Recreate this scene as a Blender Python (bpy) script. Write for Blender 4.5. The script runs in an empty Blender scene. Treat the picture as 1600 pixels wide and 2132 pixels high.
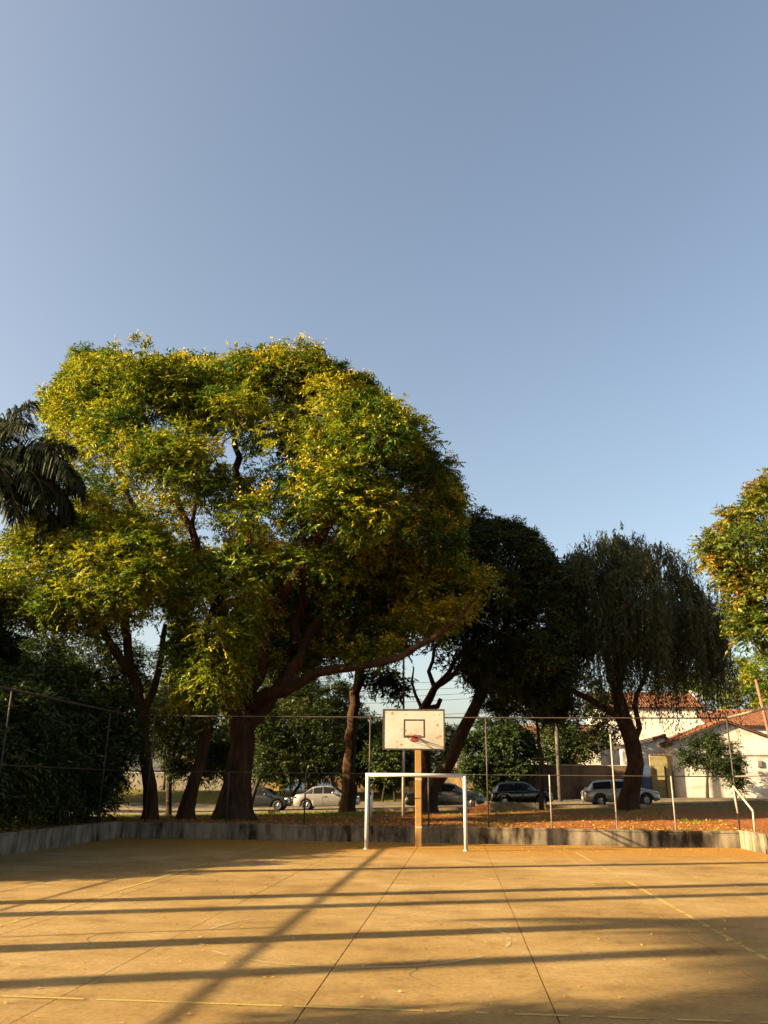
import bpy, bmesh, math, random
import numpy as np
from mathutils import Vector, Matrix

scene = bpy.context.scene
C = scene.collection
PI = math.pi

# ------------------------------------------------------------------ camera
F_PX, EYE = 1700.0, 1.65
PITCH, YAW, ROLL = math.radians(18.574), math.radians(5.202), math.radians(0.63)
fw = np.array([-math.sin(YAW)*math.cos(PITCH), math.cos(YAW)*math.cos(PITCH), math.sin(PITCH)])
r0 = np.array([math.cos(YAW), math.sin(YAW), 0.0]); u0 = np.cross(r0, fw)
CR = r0*math.cos(ROLL)+u0*math.sin(ROLL); CU = u0*math.cos(ROLL)-r0*math.sin(ROLL)
cd = bpy.data.cameras.new('camera'); cam = bpy.data.objects.new('camera', cd); C.objects.link(cam)
cd.sensor_fit = 'VERTICAL'; cd.sensor_height = 36.0; cd.lens = F_PX/2132.0*36.0
cd.clip_start = 0.1; cd.clip_end = 6000
cam.matrix_world = Matrix(((CR[0], CU[0], -fw[0], 0), (CR[1], CU[1], -fw[1], 0), (CR[2], CU[2], -fw[2], EYE), (0, 0, 0, 1)))
scene.camera = cam

# ------------------------------------------------------------------ sky, sun, exposure
SUN_EL = math.radians(22.0)
SUN_DIR = Vector((-0.934*math.cos(SUN_EL), -0.358*math.cos(SUN_EL), math.sin(SUN_EL)))     # towards the sun
w = bpy.data.worlds.new('World'); scene.world = w; w.use_nodes = True
nt = w.node_tree; bg = nt.nodes['Background']
sky = nt.nodes.new('ShaderNodeTexSky'); sky.sky_type = 'NISHITA'; sky.sun_disc = False
sky.sun_elevation = SUN_EL; sky.sun_rotation = math.atan2(SUN_DIR.x, SUN_DIR.y)
sky.air_density = 1.0; sky.dust_density = 6.0; sky.ozone_density = 1.5; sky.altitude = 700
wm = nt.nodes.new('ShaderNodeMix'); wm.data_type = 'RGBA'; wm.blend_type = 'MULTIPLY'; wm.inputs[0].default_value = 1.0
wm.inputs[7].default_value = (1.14, 1.0, 0.84, 1)          # even warm tint over the whole sky, in place of a white balance
nt.links.new(sky.outputs[0], wm.inputs[6]); nt.links.new(wm.outputs[2], bg.inputs[0]); bg.inputs[1].default_value = 0.067
sd = bpy.data.lights.new('sun', 'SUN'); sun = bpy.data.objects.new('sun', sd); C.objects.link(sun)
sd.energy = 5.0; sd.angle = math.radians(0.5); sd.color = (1.0, 0.755, 0.43)
sun.rotation_euler = (-SUN_DIR).to_track_quat('-Z', 'Y').to_euler(); sun.location = (-30, -12, 20)
scene.view_settings.view_transform = 'Standard'; scene.view_settings.look = 'None'
scene.view_settings.exposure = 2.2; scene.view_settings.gamma = 1.0; scene.view_settings.use_curve_mapping = False

def at(px, py, Y):
    d = fw*F_PX+CR*(px-800)-CU*(py-1066)
    t = Y/d[1]
    return np.array([d[0]*t, Y, d[2]*t+EYE])

# ------------------------------------------------------------------ materials
MATS = {}
ALB = 0.68          # darkens most non-leaf base colours evenly, to go with the high exposure
def dull(c): return tuple(x*ALB for x in c)
def nodes_of(name):
    m = bpy.data.materials.new(name); m.use_nodes = True; n = m.node_tree
    return m, n, n.nodes['Principled BSDF'], n.links
def ramp(n, stops):
    r = n.nodes.new('ShaderNodeValToRGB'); e = r.color_ramp.elements
    while len(e) < len(stops): e.new(0.5)
    for el, (p, c) in zip(e, stops): el.position = p; el.color = (*c, 1)
    return r
def noise(n, l, scale, detail=4, rough=0.6, mapping=None, coord='Object'):
    tc = n.nodes.new('ShaderNodeTexCoord'); t = n.nodes.new('ShaderNodeTexNoise')
    t.inputs['Scale'].default_value = scale; t.inputs['Detail'].default_value = detail; t.inputs['Roughness'].default_value = rough
    if mapping:
        mp = n.nodes.new('ShaderNodeMapping'); mp.inputs['Scale'].default_value = mapping
        l.new(tc.outputs[coord], mp.inputs[0]); l.new(mp.outputs[0], t.inputs[0])
    else: l.new(tc.outputs[coord], t.inputs[0])
    return t
def bump(n, l, src, p, strength, dist=0.02):
    b = n.nodes.new('ShaderNodeBump'); b.inputs['Strength'].default_value = strength; b.inputs['Distance'].default_value = dist
    l.new(src, b.inputs['Height']); l.new(b.outputs[0], p.inputs['Normal'])
def mixc(n, l, fac, a, b, mode='MIX'):
    m = n.nodes.new('ShaderNodeMix'); m.data_type = 'RGBA'; m.blend_type = mode
    if isinstance(fac, (int, float)): m.inputs[0].default_value = fac
    else: l.new(fac, m.inputs[0])
    for s, i in ((a, 6), (b, 7)):
        if isinstance(s, tuple): m.inputs[i].default_value = (*s, 1)
        else: l.new(s, m.inputs[i])
    return m.outputs[2]
def worn(name, c1, c2, scale=3, rough=0.8, bmp=0.3, lo=0.35, hi=0.65, mapping=None, fine=40, coord='Object', metal=0, spec=0.3):
    m, n, p, l = nodes_of(name)
    t = noise(n, l, scale, 6, 0.65, mapping, coord); r = ramp(n, [(lo, dull(c1)), (hi, dull(c2))]); l.new(t.outputs[0], r.inputs[0])
    f = noise(n, l, fine, 4, 0.7, None, coord)
    fr = ramp(n, [(0.3, (0.78,)*3), (0.7, (1.12,)*3)]); l.new(f.outputs[0], fr.inputs[0])
    l.new(mixc(n, l, 1.0, r.outputs[0], fr.outputs[0], 'MULTIPLY'), p.inputs['Base Color'])
    p.inputs['Roughness'].default_value = rough; p.inputs['Metallic'].default_value = metal; p.inputs['Specular IOR Level'].default_value = spec
    bump(n, l, f.outputs[0], p, bmp, 0.01)
    MATS[name] = m; return m
def leafmat(name, stops, trans=0.35, flower=None):
    m, n, p, l = nodes_of(name)
    a = n.nodes.new('ShaderNodeAttribute'); a.attribute_name = 'tint'
    r = ramp(n, stops); l.new(a.outputs['Fac'], r.inputs[0])
    l.new(r.outputs[0], p.inputs['Base Color']); p.inputs['Roughness'].default_value = 0.55; p.inputs['Specular IOR Level'].default_value = 0.25
    tr = n.nodes.new('ShaderNodeBsdfTranslucent'); l.new(r.outputs[0], tr.inputs[0])
    mx = n.nodes.new('ShaderNodeMixShader'); mx.inputs[0].default_value = trans
    l.new(p.outputs[0], mx.inputs[1]); l.new(tr.outputs[0], mx.inputs[2]); l.new(mx.outputs[0], n.nodes['Material Output'].inputs[0])
    MATS[name] = m; return m
def flat(name, c, rough=0.5, metal=0, spec=0.5, coat=0):
    m, n, p, l = nodes_of(name)
    c = dull(c); t = noise(n, l, 6, 3); r = ramp(n, [(0.3, tuple(x*0.85 for x in c)), (0.7, tuple(min(1, x*1.1) for x in c))]); l.new(t.outputs[0], r.inputs[0])
    l.new(r.outputs[0], p.inputs['Base Color']); p.inputs['Roughness'].default_value = rough; p.inputs['Metallic'].default_value = metal
    p.inputs['Specular IOR Level'].default_value = spec; p.inputs['Coat Weight'].default_value = coat; p.inputs['Coat Roughness'].default_value = 0.05
    MATS[name] = m; return m

def court_mat():
    m, n, p, l = nodes_of('court_concrete')
    big = noise(n, l, 0.30, 6, 0.68, None, 'Object'); mid = noise(n, l, 1.3, 8, 0.72, (0.8, 1.0, 1)); fine = noise(n, l, 16, 10, 0.80); grit = noise(n, l, 240, 2, 0.5)
    r1 = ramp(n, [(0.3, (0.175, 0.108, 0.036)), (0.5, (0.258, 0.170, 0.060)), (0.70, (0.345, 0.250, 0.118))]); l.new(big.outputs[0], r1.inputs[0])
    r2 = ramp(n, [(0.30, (0.62, 0.55, 0.46)), (0.47, (0.95, 0.95, 0.93)), (0.6, (1.04, 1.04, 1.05)), (0.75, (1.2, 1.22, 1.3))]); l.new(mid.outputs[0], r2.inputs[0])
    c = mixc(n, l, 1.0, r1.outputs[0], r2.outputs[0], 'MULTIPLY')
    r3 = ramp(n, [(0.30, (0.60, 0.54, 0.46)), (0.48, (0.98, 0.97, 0.95)), (0.66, (1.22, 1.22, 1.22))]); l.new(fine.outputs[0], r3.inputs[0])
    c = mixc(n, l, 1.0, c, r3.outputs[0], 'MULTIPLY')
    # golden dust and crushed leaves drifted against the far wall
    tc = n.nodes.new('ShaderNodeNewGeometry'); sx = n.nodes.new('ShaderNodeSeparateXYZ'); l.new(tc.outputs['Position'], sx.inputs[0])
    mr = n.nodes.new('ShaderNodeMapRange'); mr.inputs[1].default_value = 19.5; mr.inputs[2].default_value = 24.5; l.new(sx.outputs[1], mr.inputs[0])
    ad = n.nodes.new('ShaderNodeMath'); ad.operation = 'MULTIPLY_ADD'; ad.inputs[1].default_value = 1.6; ad.inputs[2].default_value = -0.8; l.new(mid.outputs[0], ad.inputs[0])
    sm = n.nodes.new('ShaderNodeMath'); sm.operation = 'ADD'; sm.use_clamp = True; l.new(mr.outputs[0], sm.inputs[0]); l.new(ad.outputs[0], sm.inputs[1])
    ml = n.nodes.new('ShaderNodeMath'); ml.operation = 'MULTIPLY'; l.new(sm.outputs[0], ml.inputs[0]); l.new(mr.outputs[0], ml.inputs[1])
    c = mixc(n, l, ml.outputs[0], c, (0.27, 0.135, 0.019))
    l.new(c, p.inputs['Base Color']); p.inputs['Roughness'].default_value = 0.9; p.inputs['Specular IOR Level'].default_value = 0.2
    s2 = n.nodes.new('ShaderNodeMath'); s2.operation = 'ADD'; l.new(fine.outputs[0], s2.inputs[0]); l.new(grit.outputs[0], s2.inputs[1])
    bump(n, l, s2.outputs[0], p, 0.9, 0.014)
    MATS['court'] = m
court_mat()
def ground_mat():
    m, n, p, l = nodes_of('park_soil')
    a = noise(n, l, 0.35, 6, 0.65); b = noise(n, l, 5, 6, 0.7); f = noise(n, l, 40, 4, 0.7)
    dirt = ramp(n, [(0.3, (0.08, 0.03, 0.011)), (0.5, (0.25, 0.088, 0.022)), (0.7, (0.36, 0.145, 0.036))]); l.new(b.outputs[0], dirt.inputs[0])
    grass = ramp(n, [(0.3, (0.045, 0.042, 0.010)), (0.5, (0.11, 0.10, 0.016)), (0.7, (0.19, 0.15, 0.026))]); l.new(b.outputs[0], grass.inputs[0])
    g = n.nodes.new('ShaderNodeNewGeometry'); s = n.nodes.new('ShaderNodeSeparateXYZ'); l.new(g.outputs['Position'], s.inputs[0])
    mr = n.nodes.new('ShaderNodeMapRange'); mr.inputs[1].default_value = 34; mr.inputs[2].default_value = 46; l.new(s.outputs[1], mr.inputs[0])
    mx = n.nodes.new('ShaderNodeMapRange'); mx.inputs[1].default_value = -3; mx.inputs[2].default_value = -11; l.new(s.outputs[0], mx.inputs[0]); mx.inputs[4].default_value = 0.5
    ad = n.nodes.new('ShaderNodeMath'); ad.operation = 'ADD'; l.new(mr.outputs[0], ad.inputs[0]); l.new(mx.outputs[0], ad.inputs[1])
    a2 = n.nodes.new('ShaderNodeMath'); a2.operation = 'MULTIPLY_ADD'; a2.inputs[1].default_value = 2.4; a2.inputs[2].default_value = -1.45; l.new(a.outputs[0], a2.inputs[0])
    sm = n.nodes.new('ShaderNodeMath'); sm.operation = 'ADD'; sm.use_clamp = True; l.new(ad.outputs[0], sm.inputs[0]); l.new(a2.outputs[0], sm.inputs[1])
    l.new(mixc(n, l, sm.outputs[0], dirt.outputs[0], grass.outputs[0]), p.inputs['Base Color'])
    p.inputs['Roughness'].default_value = 0.95; p.inputs['Specular IOR Level'].default_value = 0.1
    s2 = n.nodes.new('ShaderNodeMath'); s2.operation = 'ADD'; l.new(f.outputs[0], s2.inputs[0]); l.new(b.outputs[0], s2.inputs[1])
    bump(n, l, s2.outputs[0], p, 0.8, 0.05); MATS['soil'] = m
ground_mat()
def stained_wall(name, base, stain, amount=0.5, sx=5.0, sz=0.7):
    m, n, p, l = nodes_of(name)
    base, stain = dull(base), dull(stain)
    st = noise(n, l, 1.0, 6, 0.6, (sx, sx, sz)); big = noise(n, l, 0.6, 4, 0.6); f = noise(n, l, 30, 5, 0.7)
    ad = n.nodes.new('ShaderNodeMath'); ad.operation = 'ADD'; l.new(st.outputs[0], ad.inputs[0]); l.new(big.outputs[0], ad.inputs[1])
    r = ramp(n, [(0.5-0.1+(1-amount)*0.0, stain), (0.5, tuple((x+y)/2 for x, y in zip(base, stain))), (0.62, base)])
    hv = n.nodes.new('ShaderNodeMath'); hv.operation = 'MULTIPLY'; hv.inputs[1].default_value = 0.5+0.1*(0.5-amount)*2; l.new(ad.outputs[0], hv.inputs[0]); l.new(hv.outputs[0], r.inputs[0])
    fr = ramp(n, [(0.3, (0.75,)*3), (0.7, (1.1,)*3)]); l.new(f.outputs[0], fr.inputs[0])
    l.new(mixc(n, l, 1.0, r.outputs[0], fr.outputs[0], 'MULTIPLY'), p.inputs['Base Color']); p.inputs['Roughness'].default_value = 0.9; p.inputs['Specular IOR Level'].default_value = 0.2
    bump(n, l, f.outputs[0], p, 0.35, 0.012); MATS[name] = m
stained_wall('low_wall', (0.40, 0.33, 0.225), (0.03, 0.022, 0.012), 0.52, 4.0, 0.8)
stained_wall('white_wall_shaded', (0.30, 0.27, 0.22), (0.16, 0.13, 0.10), 0.4, 1.6, 0.3)  # white wall with its shade put into a greyer base colour
stained_wall('white_wall', (0.88, 0.84, 0.76), (0.50, 0.44, 0.34), 0.3, 1.6, 0.3)
stained_wall('ochre_wall', (0.50, 0.33, 0.13), (0.22, 0.13, 0.06), 0.5, 1.6, 0.3)
stained_wall('brown_wall', (0.25, 0.17, 0.10), (0.10, 0.07, 0.045), 0.5, 1.6, 0.3)
stained_wall('board_white', (0.56, 0.53, 0.47), (0.45, 0.40, 0.32), 0.35, 1.5, 1.2)
worn('chip', (0.22, 0.15, 0.07), (0.40, 0.29, 0.16), 20)
worn('dark_paint', (0.035, 0.03, 0.025), (0.10, 0.085, 0.06), 9, 0.7, 0.2, 0.45, 0.8)
worn('white_pipe', (0.60, 0.60, 0.57), (0.28, 0.17, 0.09), 7, 0.55, 0.2, 0.60, 0.74)
worn('ochre_post', (0.32, 0.17, 0.045), (0.42, 0.24, 0.07), 4, 0.8, 0.4)
worn('pale_band', (0.6, 0.55, 0.44), (0.42, 0.33, 0.2), 10)
worn('rim_red', (0.32, 0.045, 0.02), (0.20, 0.05, 0.03), 9, 0.6)
worn('fence_pipe', (0.40, 0.37, 0.31), (0.20, 0.14, 0.09), 8, 0.6, 0.2, 0.5, 0.75)
worn('fence_dark', (0.045, 0.04, 0.033), (0.08, 0.055, 0.035), 8, 0.6, 0.2)  # fence_pipe darkened for posts and rails in shade; also other dark metal
def barkmat(name, c1, c2):
    m, n, p, l = nodes_of(name)
    a = noise(n, l, 1.0, 8, 0.7, (9, 9, 1.3)); b = noise(n, l, 1.4, 5, 0.6); f = noise(n, l, 26, 5, 0.75)
    ad = n.nodes.new('ShaderNodeMath'); ad.operation = 'MULTIPLY_ADD'; ad.inputs[1].default_value = 0.6; l.new(a.outputs[0], ad.inputs[0])
    hb = n.nodes.new('ShaderNodeMath'); hb.operation = 'MULTIPLY'; hb.inputs[1].default_value = 0.4; l.new(b.outputs[0], hb.inputs[0]); l.new(hb.outputs[0], ad.inputs[2])
    r = ramp(n, [(0.34, c1), (0.5, tuple((x+y)/2 for x, y in zip(c1, c2))), (0.64, c2), (0.78, (c2[0]*.95, c2[1]*1.15, c2[2]*1.3))]); l.new(ad.outputs[0], r.inputs[0])
    l.new(r.outputs[0], p.inputs['Base Color']); p.inputs['Roughness'].default_value = 0.95; p.inputs['Specular IOR Level'].default_value = 0.1
    s2 = n.nodes.new('ShaderNodeMath'); s2.operation = 'MULTIPLY_ADD'; s2.inputs[1].default_value = 0.35; l.new(f.outputs[0], s2.inputs[0]); l.new(a.outputs[0], s2.inputs[2])
    bump(n, l, s2.outputs[0], p, 1.0, 0.09); MATS[name] = m
barkmat('bark', (0.012, 0.008, 0.005), (0.085, 0.046, 0.023))
barkmat('bark_grey', (0.014, 0.010, 0.007), (0.07, 0.050, 0.031))
worn('palm_bark', (0.10, 0.08, 0.055), (0.20, 0.16, 0.11), 4, 0.95, 0.8, 0.35, 0.7, (1, 1, 5))
worn('asphalt', (0.035, 0.030, 0.025), (0.065, 0.055, 0.042), 1.2, 0.95, 0.5, fine=60, spec=0.02)
worn('kerb', (0.20, 0.16, 0.10), (0.30, 0.24, 0.15), 2)
worn('pavement', (0.12, 0.10, 0.075), (0.18, 0.15, 0.11), 1)
worn('tiles', (0.13, 0.055, 0.028), (0.28, 0.115, 0.052), 2.5, 0.85, 0.4)
worn('tiles_old', (0.14, 0.07, 0.04), (0.25, 0.12, 0.06), 2.5, 0.85, 0.4)
worn('metal_roof', (0.36, 0.33, 0.29), (0.24, 0.19, 0.14), 2, 0.6, 0.2)
worn('brick_orange', (0.38, 0.14, 0.055), (0.28, 0.10, 0.04), 3)
worn('timber', (0.09, 0.05, 0.03), (0.15, 0.085, 0.05), 3)
worn('pole_concrete', (0.10, 0.085, 0.07), (0.17, 0.14, 0.11), 2)
worn('pole_red', (0.22, 0.10, 0.06), (0.30, 0.15, 0.09), 2)
worn('line_yellow', (0.42, 0.31, 0.07), (0.48, 0.36, 0.10), 6, 0.85)
worn('line_pale', (0.39, 0.28, 0.13), (0.43, 0.32, 0.16), 6, 0.85)
worn('joint', (0.10, 0.068, 0.035), (0.22, 0.145, 0.07), 6, 0.95)
worn('gate_blue', (0.05, 0.10, 0.22), (0.08, 0.15, 0.28), 3, 0.6)
worn('gate_yellow', (0.44, 0.38, 0.18), (0.32, 0.27, 0.12), 3, 0.7)
worn('pink_wall', (0.42, 0.13, 0.08), (0.34, 0.11, 0.07), 3)
flat('glass', (0.018, 0.02, 0.022), 0.06, 0, 0.6)
flat('tyre', (0.016, 0.016, 0.015), 0.85)
flat('rim_metal', (0.45, 0.44, 0.42), 0.35, 0.8)
flat('plastic', (0.03, 0.03, 0.03), 0.6)
flat('lamp_clear', (0.55, 0.55, 0.52), 0.12)
flat('lamp_red', (0.30, 0.015, 0.01), 0.2)
flat('paint_silver', (0.44, 0.42, 0.38), 0.32, 0.55, 0.5, 0.6)
flat('paint_champagne', (0.42, 0.38, 0.29), 0.32, 0.5, 0.5, 0.6)
flat('paint_black', (0.012, 0.012, 0.013), 0.25, 0, 0.5, 1.0)
flat('paint_grey', (0.12, 0.12, 0.115), 0.3, 0.4, 0.5, 0.8)
flat('paint_dark', (0.022, 0.025, 0.024), 0.3, 0, 0.5, 0.8)
leafmat('leaf_main', [(0.0, (0.024, 0.060, 0.006)), (0.4, (0.075, 0.130, 0.008)), (0.7, (0.20, 0.235, 0.011)), (1.0, (0.40, 0.34, 0.014))])
leafmat('flower', [(0.0, (0.36, 0.30, 0.013)), (0.6, (0.50, 0.37, 0.016)), (1.0, (0.52, 0.29, 0.014))], 0.25)
leafmat('leaf_yellow', [(0.0, (0.035, 0.085, 0.007)), (0.5, (0.15, 0.20, 0.010)), (1.0, (0.36, 0.31, 0.016))])
leafmat('leaf_dark', [(0.0, (0.016, 0.032, 0.007)), (0.6, (0.036, 0.056, 0.010)), (1.0, (0.080, 0.085, 0.014))], 0.25)  # dark leaf green; shade of the park trees is partly put into it
leafmat('leaf_pepper', [(0.0, (0.026, 0.036, 0.012)), (0.6, (0.05, 0.06, 0.02)), (1.0, (0.10, 0.09, 0.03))], 0.25)
leafmat('leaf_red', [(0.0, (0.05, 0.09, 0.012)), (0.5, (0.13, 0.15, 0.015)), (0.85, (0.24, 0.20, 0.02)), (1.0, (0.26, 0.12, 0.02))])
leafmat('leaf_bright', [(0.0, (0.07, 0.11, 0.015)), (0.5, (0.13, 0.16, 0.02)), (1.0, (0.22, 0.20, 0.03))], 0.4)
leafmat('leaf_palm', [(0.0, (0.011, 0.019, 0.005)), (0.7, (0.028, 0.036, 0.009)), (1.0, (0.08, 0.066, 0.02))], 0.2)
leafmat('leaf_dry', [(0.0, (0.42, 0.24, 0.05)), (0.5, (0.52, 0.30, 0.05)), (1.0, (0.30, 0.13, 0.04))], 0.1)

# ------------------------------------------------------------------ builders
def link(name, mesh, mat, parent=None, smooth=False):
    o = bpy.data.objects.new(name, mesh); C.objects.link(o)
    if mat: mesh.materials.append(MATS[mat])
    if parent: o.parent = parent
    if smooth: mesh.polygons.foreach_set('use_smooth', [True]*len(mesh.polygons))
    return o
def empty(name, loc, label, cat, group=None):
    o = bpy.data.objects.new(name, None); C.objects.link(o); o.location = loc; o.empty_display_size = 0.2
    return tag(o, label, cat, group)
def tag(o, label=None, cat=None, group=None, kind=None):
    if label: o['label'] = label
    if cat: o['category'] = cat
    if group: o['group'] = group
    if kind: o['kind'] = kind
    return o
class MB:
    def __init__(s): s.v = []; s.f = []
    def add(s, vs, fs):
        b = len(s.v); s.v += [tuple(map(float, v)) for v in vs]; s.f += [tuple(b+i for i in f) for f in fs]; return s
    def box(s, x0, x1, y0, y1, z0, z1):
        return s.add([(x0,y0,z0),(x1,y0,z0),(x1,y1,z0),(x0,y1,z0),(x0,y0,z1),(x1,y0,z1),(x1,y1,z1),(x0,y1,z1)],
                     [(0,3,2,1),(4,5,6,7),(0,1,5,4),(1,2,6,5),(2,3,7,6),(3,0,4,7)])
    def tube(s, pts, radii, n=8, caps=True, ridge=None):
        pts = [np.array(p, float) for p in pts]; k = len(pts)
        if not hasattr(radii, '__len__'): radii = [radii]*k
        t = [pts[min(i+1, k-1)]-pts[max(i-1, 0)] for i in range(k)]
        t = [a/(np.linalg.norm(a)+1e-9) for a in t]
        a = np.array([0, 0, 1.0]) if abs(t[0][2]) < 0.9 else np.array([1.0, 0, 0])
        u = np.cross(t[0], a); u /= np.linalg.norm(u); vs = []
        for i in range(k):
            u = u-t[i]*(u@t[i]); u /= (np.linalg.norm(u)+1e-9); v = np.cross(t[i], u)
            for j in range(n):
                an = 2*PI*j/n; rr = radii[i]*(1+ridge[i, j]) if ridge is not None else radii[i]; vs.append(pts[i]+rr*(math.cos(an)*u+math.sin(an)*v))
        fs = [(i*n+j, i*n+(j+1) % n, (i+1)*n+(j+1) % n, (i+1)*n+j) for i in range(k-1) for j in range(n)]
        if caps: fs += [tuple(range(n))[::-1], tuple((k-1)*n+j for j in range(n))]
        return s.add(vs, fs)
    def build(s, name, mat, parent=None, smooth=False, bevel=0):
        me = bpy.data.meshes.new(name); me.from_pydata(s.v, [], s.f); me.update()
        if bevel:
            bm = bmesh.new(); bm.from_mesh(me)
            bmesh.ops.bevel(bm, geom=list(bm.edges), offset=bevel, segments=1, affect='EDGES'); bm.to_mesh(me); bm.free()
        return link(name, me, mat, parent, smooth)
def quads_mesh(name, V, mat, parent=None, tint=None):
    K = len(V)//4; me = bpy.data.meshes.new(name)
    me.vertices.add(4*K); me.vertices.foreach_set('co', V.astype(np.float32).ravel())
    me.loops.add(4*K); me.loops.foreach_set('vertex_index', np.arange(4*K, dtype=np.int32))
    me.polygons.add(K); me.polygons.foreach_set('loop_start', np.arange(0, 4*K, 4, dtype=np.int32))
    me.update(calc_edges=True)
    if tint is not None:
        a = me.attributes.new('tint', 'FLOAT', 'POINT'); a.data.foreach_set('value', np.repeat(tint, 4).astype(np.float32))
    return link(name, me, mat, parent)
def unit(a): return a/(np.linalg.norm(a, axis=-1, keepdims=True)+1e-9)
def leaf_quads(o, a, nrm, l, wd):
    a = unit(a); s = unit(np.cross(a, nrm)); n2 = np.cross(s, a)
    l = l[:, None]; wd = wd[:, None]
    V = np.empty((len(o), 4, 3))
    V[:, 0] = o; V[:, 1] = o+a*l*0.42+s*wd*0.5+n2*wd*0.16; V[:, 2] = o+a*l-n2*l*0.12; V[:, 3] = o+a*l*0.42-s*wd*0.5+n2*wd*0.16
    return V.reshape(-1, 3)

# ---------- trees
def sample_outline(rng, poly, n, Y0, D, holes=(), fill=0.5, front=0.0, relief=130.0, ragged=0.16, gap=0.7):
    """points spread through a crown volume whose outline is poly (target pixels) at depth Y0, half depth D"""
    poly = np.array(poly, float); lo, hi = poly.min(0), poly.max(0); out = []
    q = np.roll(poly, -1, 0)
    def inside_d(p):
        e = q-poly; wv = p-poly; t = np.clip((wv*e).sum(1)/(e*e).sum(1), 0, 1); d = np.sqrt(((wv-e*t[:, None])**2).sum(1)).min()
        c = (poly[:, 1] > p[1]) != (q[:, 1] > p[1])
        xi = poly[:, 0]+(p[1]-poly[:, 1])/(np.where(q[:, 1] == poly[:, 1], 1e-9, q[:, 1]-poly[:, 1]))*(q[:, 0]-poly[:, 0])
        return d if (c & (p[0] < xi)).sum() % 2 else -d
    dmax = max(inside_d(lo+(hi-lo)*rng.random(2)) for _ in range(150))
    ph = rng.random(6)*6.28; kx = 6.283/relief
    while len(out) < n:
        p = lo+(hi-lo)*rng.random(2); d = inside_d(p)
        if ragged and rng.random() < ragged:
            i = rng.integers(0, len(poly)); p = poly[i]+(q[i]-poly[i])*rng.random(); p = p+rng.normal(size=2)*min(11.0, dmax*.22); d = 2.0*rng.random()
        if d < 0: continue
        skip = False
        for (hx, hy, rx, ry, keep) in holes:
            if ((p[0]-hx)/rx)**2+((p[1]-hy)/ry)**2 < 1 and rng.random() > keep: skip = True
        if skip: continue
        k = min(d/dmax, 1); th = D*math.sqrt(max(0.0, 1-(1-k)**2))
        if rng.random() < 0.62+front:      # clumps on the relief of the side facing the court
            g = math.sin(p[0]*kx+ph[0]+1.1*math.sin(p[1]*kx*1.2+ph[1]))*math.sin(p[1]*kx*1.35+ph[2]+0.9*math.sin(p[0]*kx*.8+ph[3]))
            if d > 25 and g < -0.12 and rng.random() < gap: continue
            y = Y0-th*(0.35+0.65*g)+rng.normal()*0.35
        else: y = Y0+th*rng.uniform(-0.4, 1.0)
        out.append((*at(p[0], p[1], y), d*y/1800.0))
    return np.array(out)
def grow(trunks, P, bf=0.35):
    """trunks: list of polylines (each [(xyz, radius)...]); first is rooted, others start near an existing node. Returns nodes, parents, fixed radii"""
    N, par, fr, path = [], [], [], []
    for ti, tr in enumerate(trunks):
        prev = -1
        if ti:
            d = np.linalg.norm(np.array(N)-tr[0][0], axis=1); prev = int(d.argmin())
        for xyz, r in (tr if ti == 0 else tr[1:]):
            xyz = np.array(xyz, float)
            N.append(xyz); fr.append(r); par.append(prev)
            path.append(0 if prev < 0 else path[prev]+np.linalg.norm(xyz-N[prev])); prev = len(N)-1
    n0 = len(N); P = np.array(P); M = len(P)
    if M == 0: return np.array(N), par, fr
    A = np.array(N); pl = np.array(path)
    top = A[:, 2] >= np.quantile(A[:, 2], 0.3)
    D = np.linalg.norm(P[:, None]-A[None], axis=2)+bf*pl[None]+np.where(top, 0, 50)[None]
    best = D.argmin(1); cost = D.min(1); done = np.zeros(M, bool); idx = np.full(M, -1)
    for _ in range(M):
        j = int(np.where(done, 1e9, cost).argmin()); done[j] = True
        i = best[j]; N.append(P[j]); par.append(int(i)); fr.append(None)
        path.append(path[i]+np.linalg.norm(P[j]-N[i])); k = len(N)-1
        d = np.linalg.norm(P-P[j], axis=1)+bf*path[k]
        better = (~done) & (d < cost); cost[better] = d[better]; best[better] = k
    return np.array(N), par, fr
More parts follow.
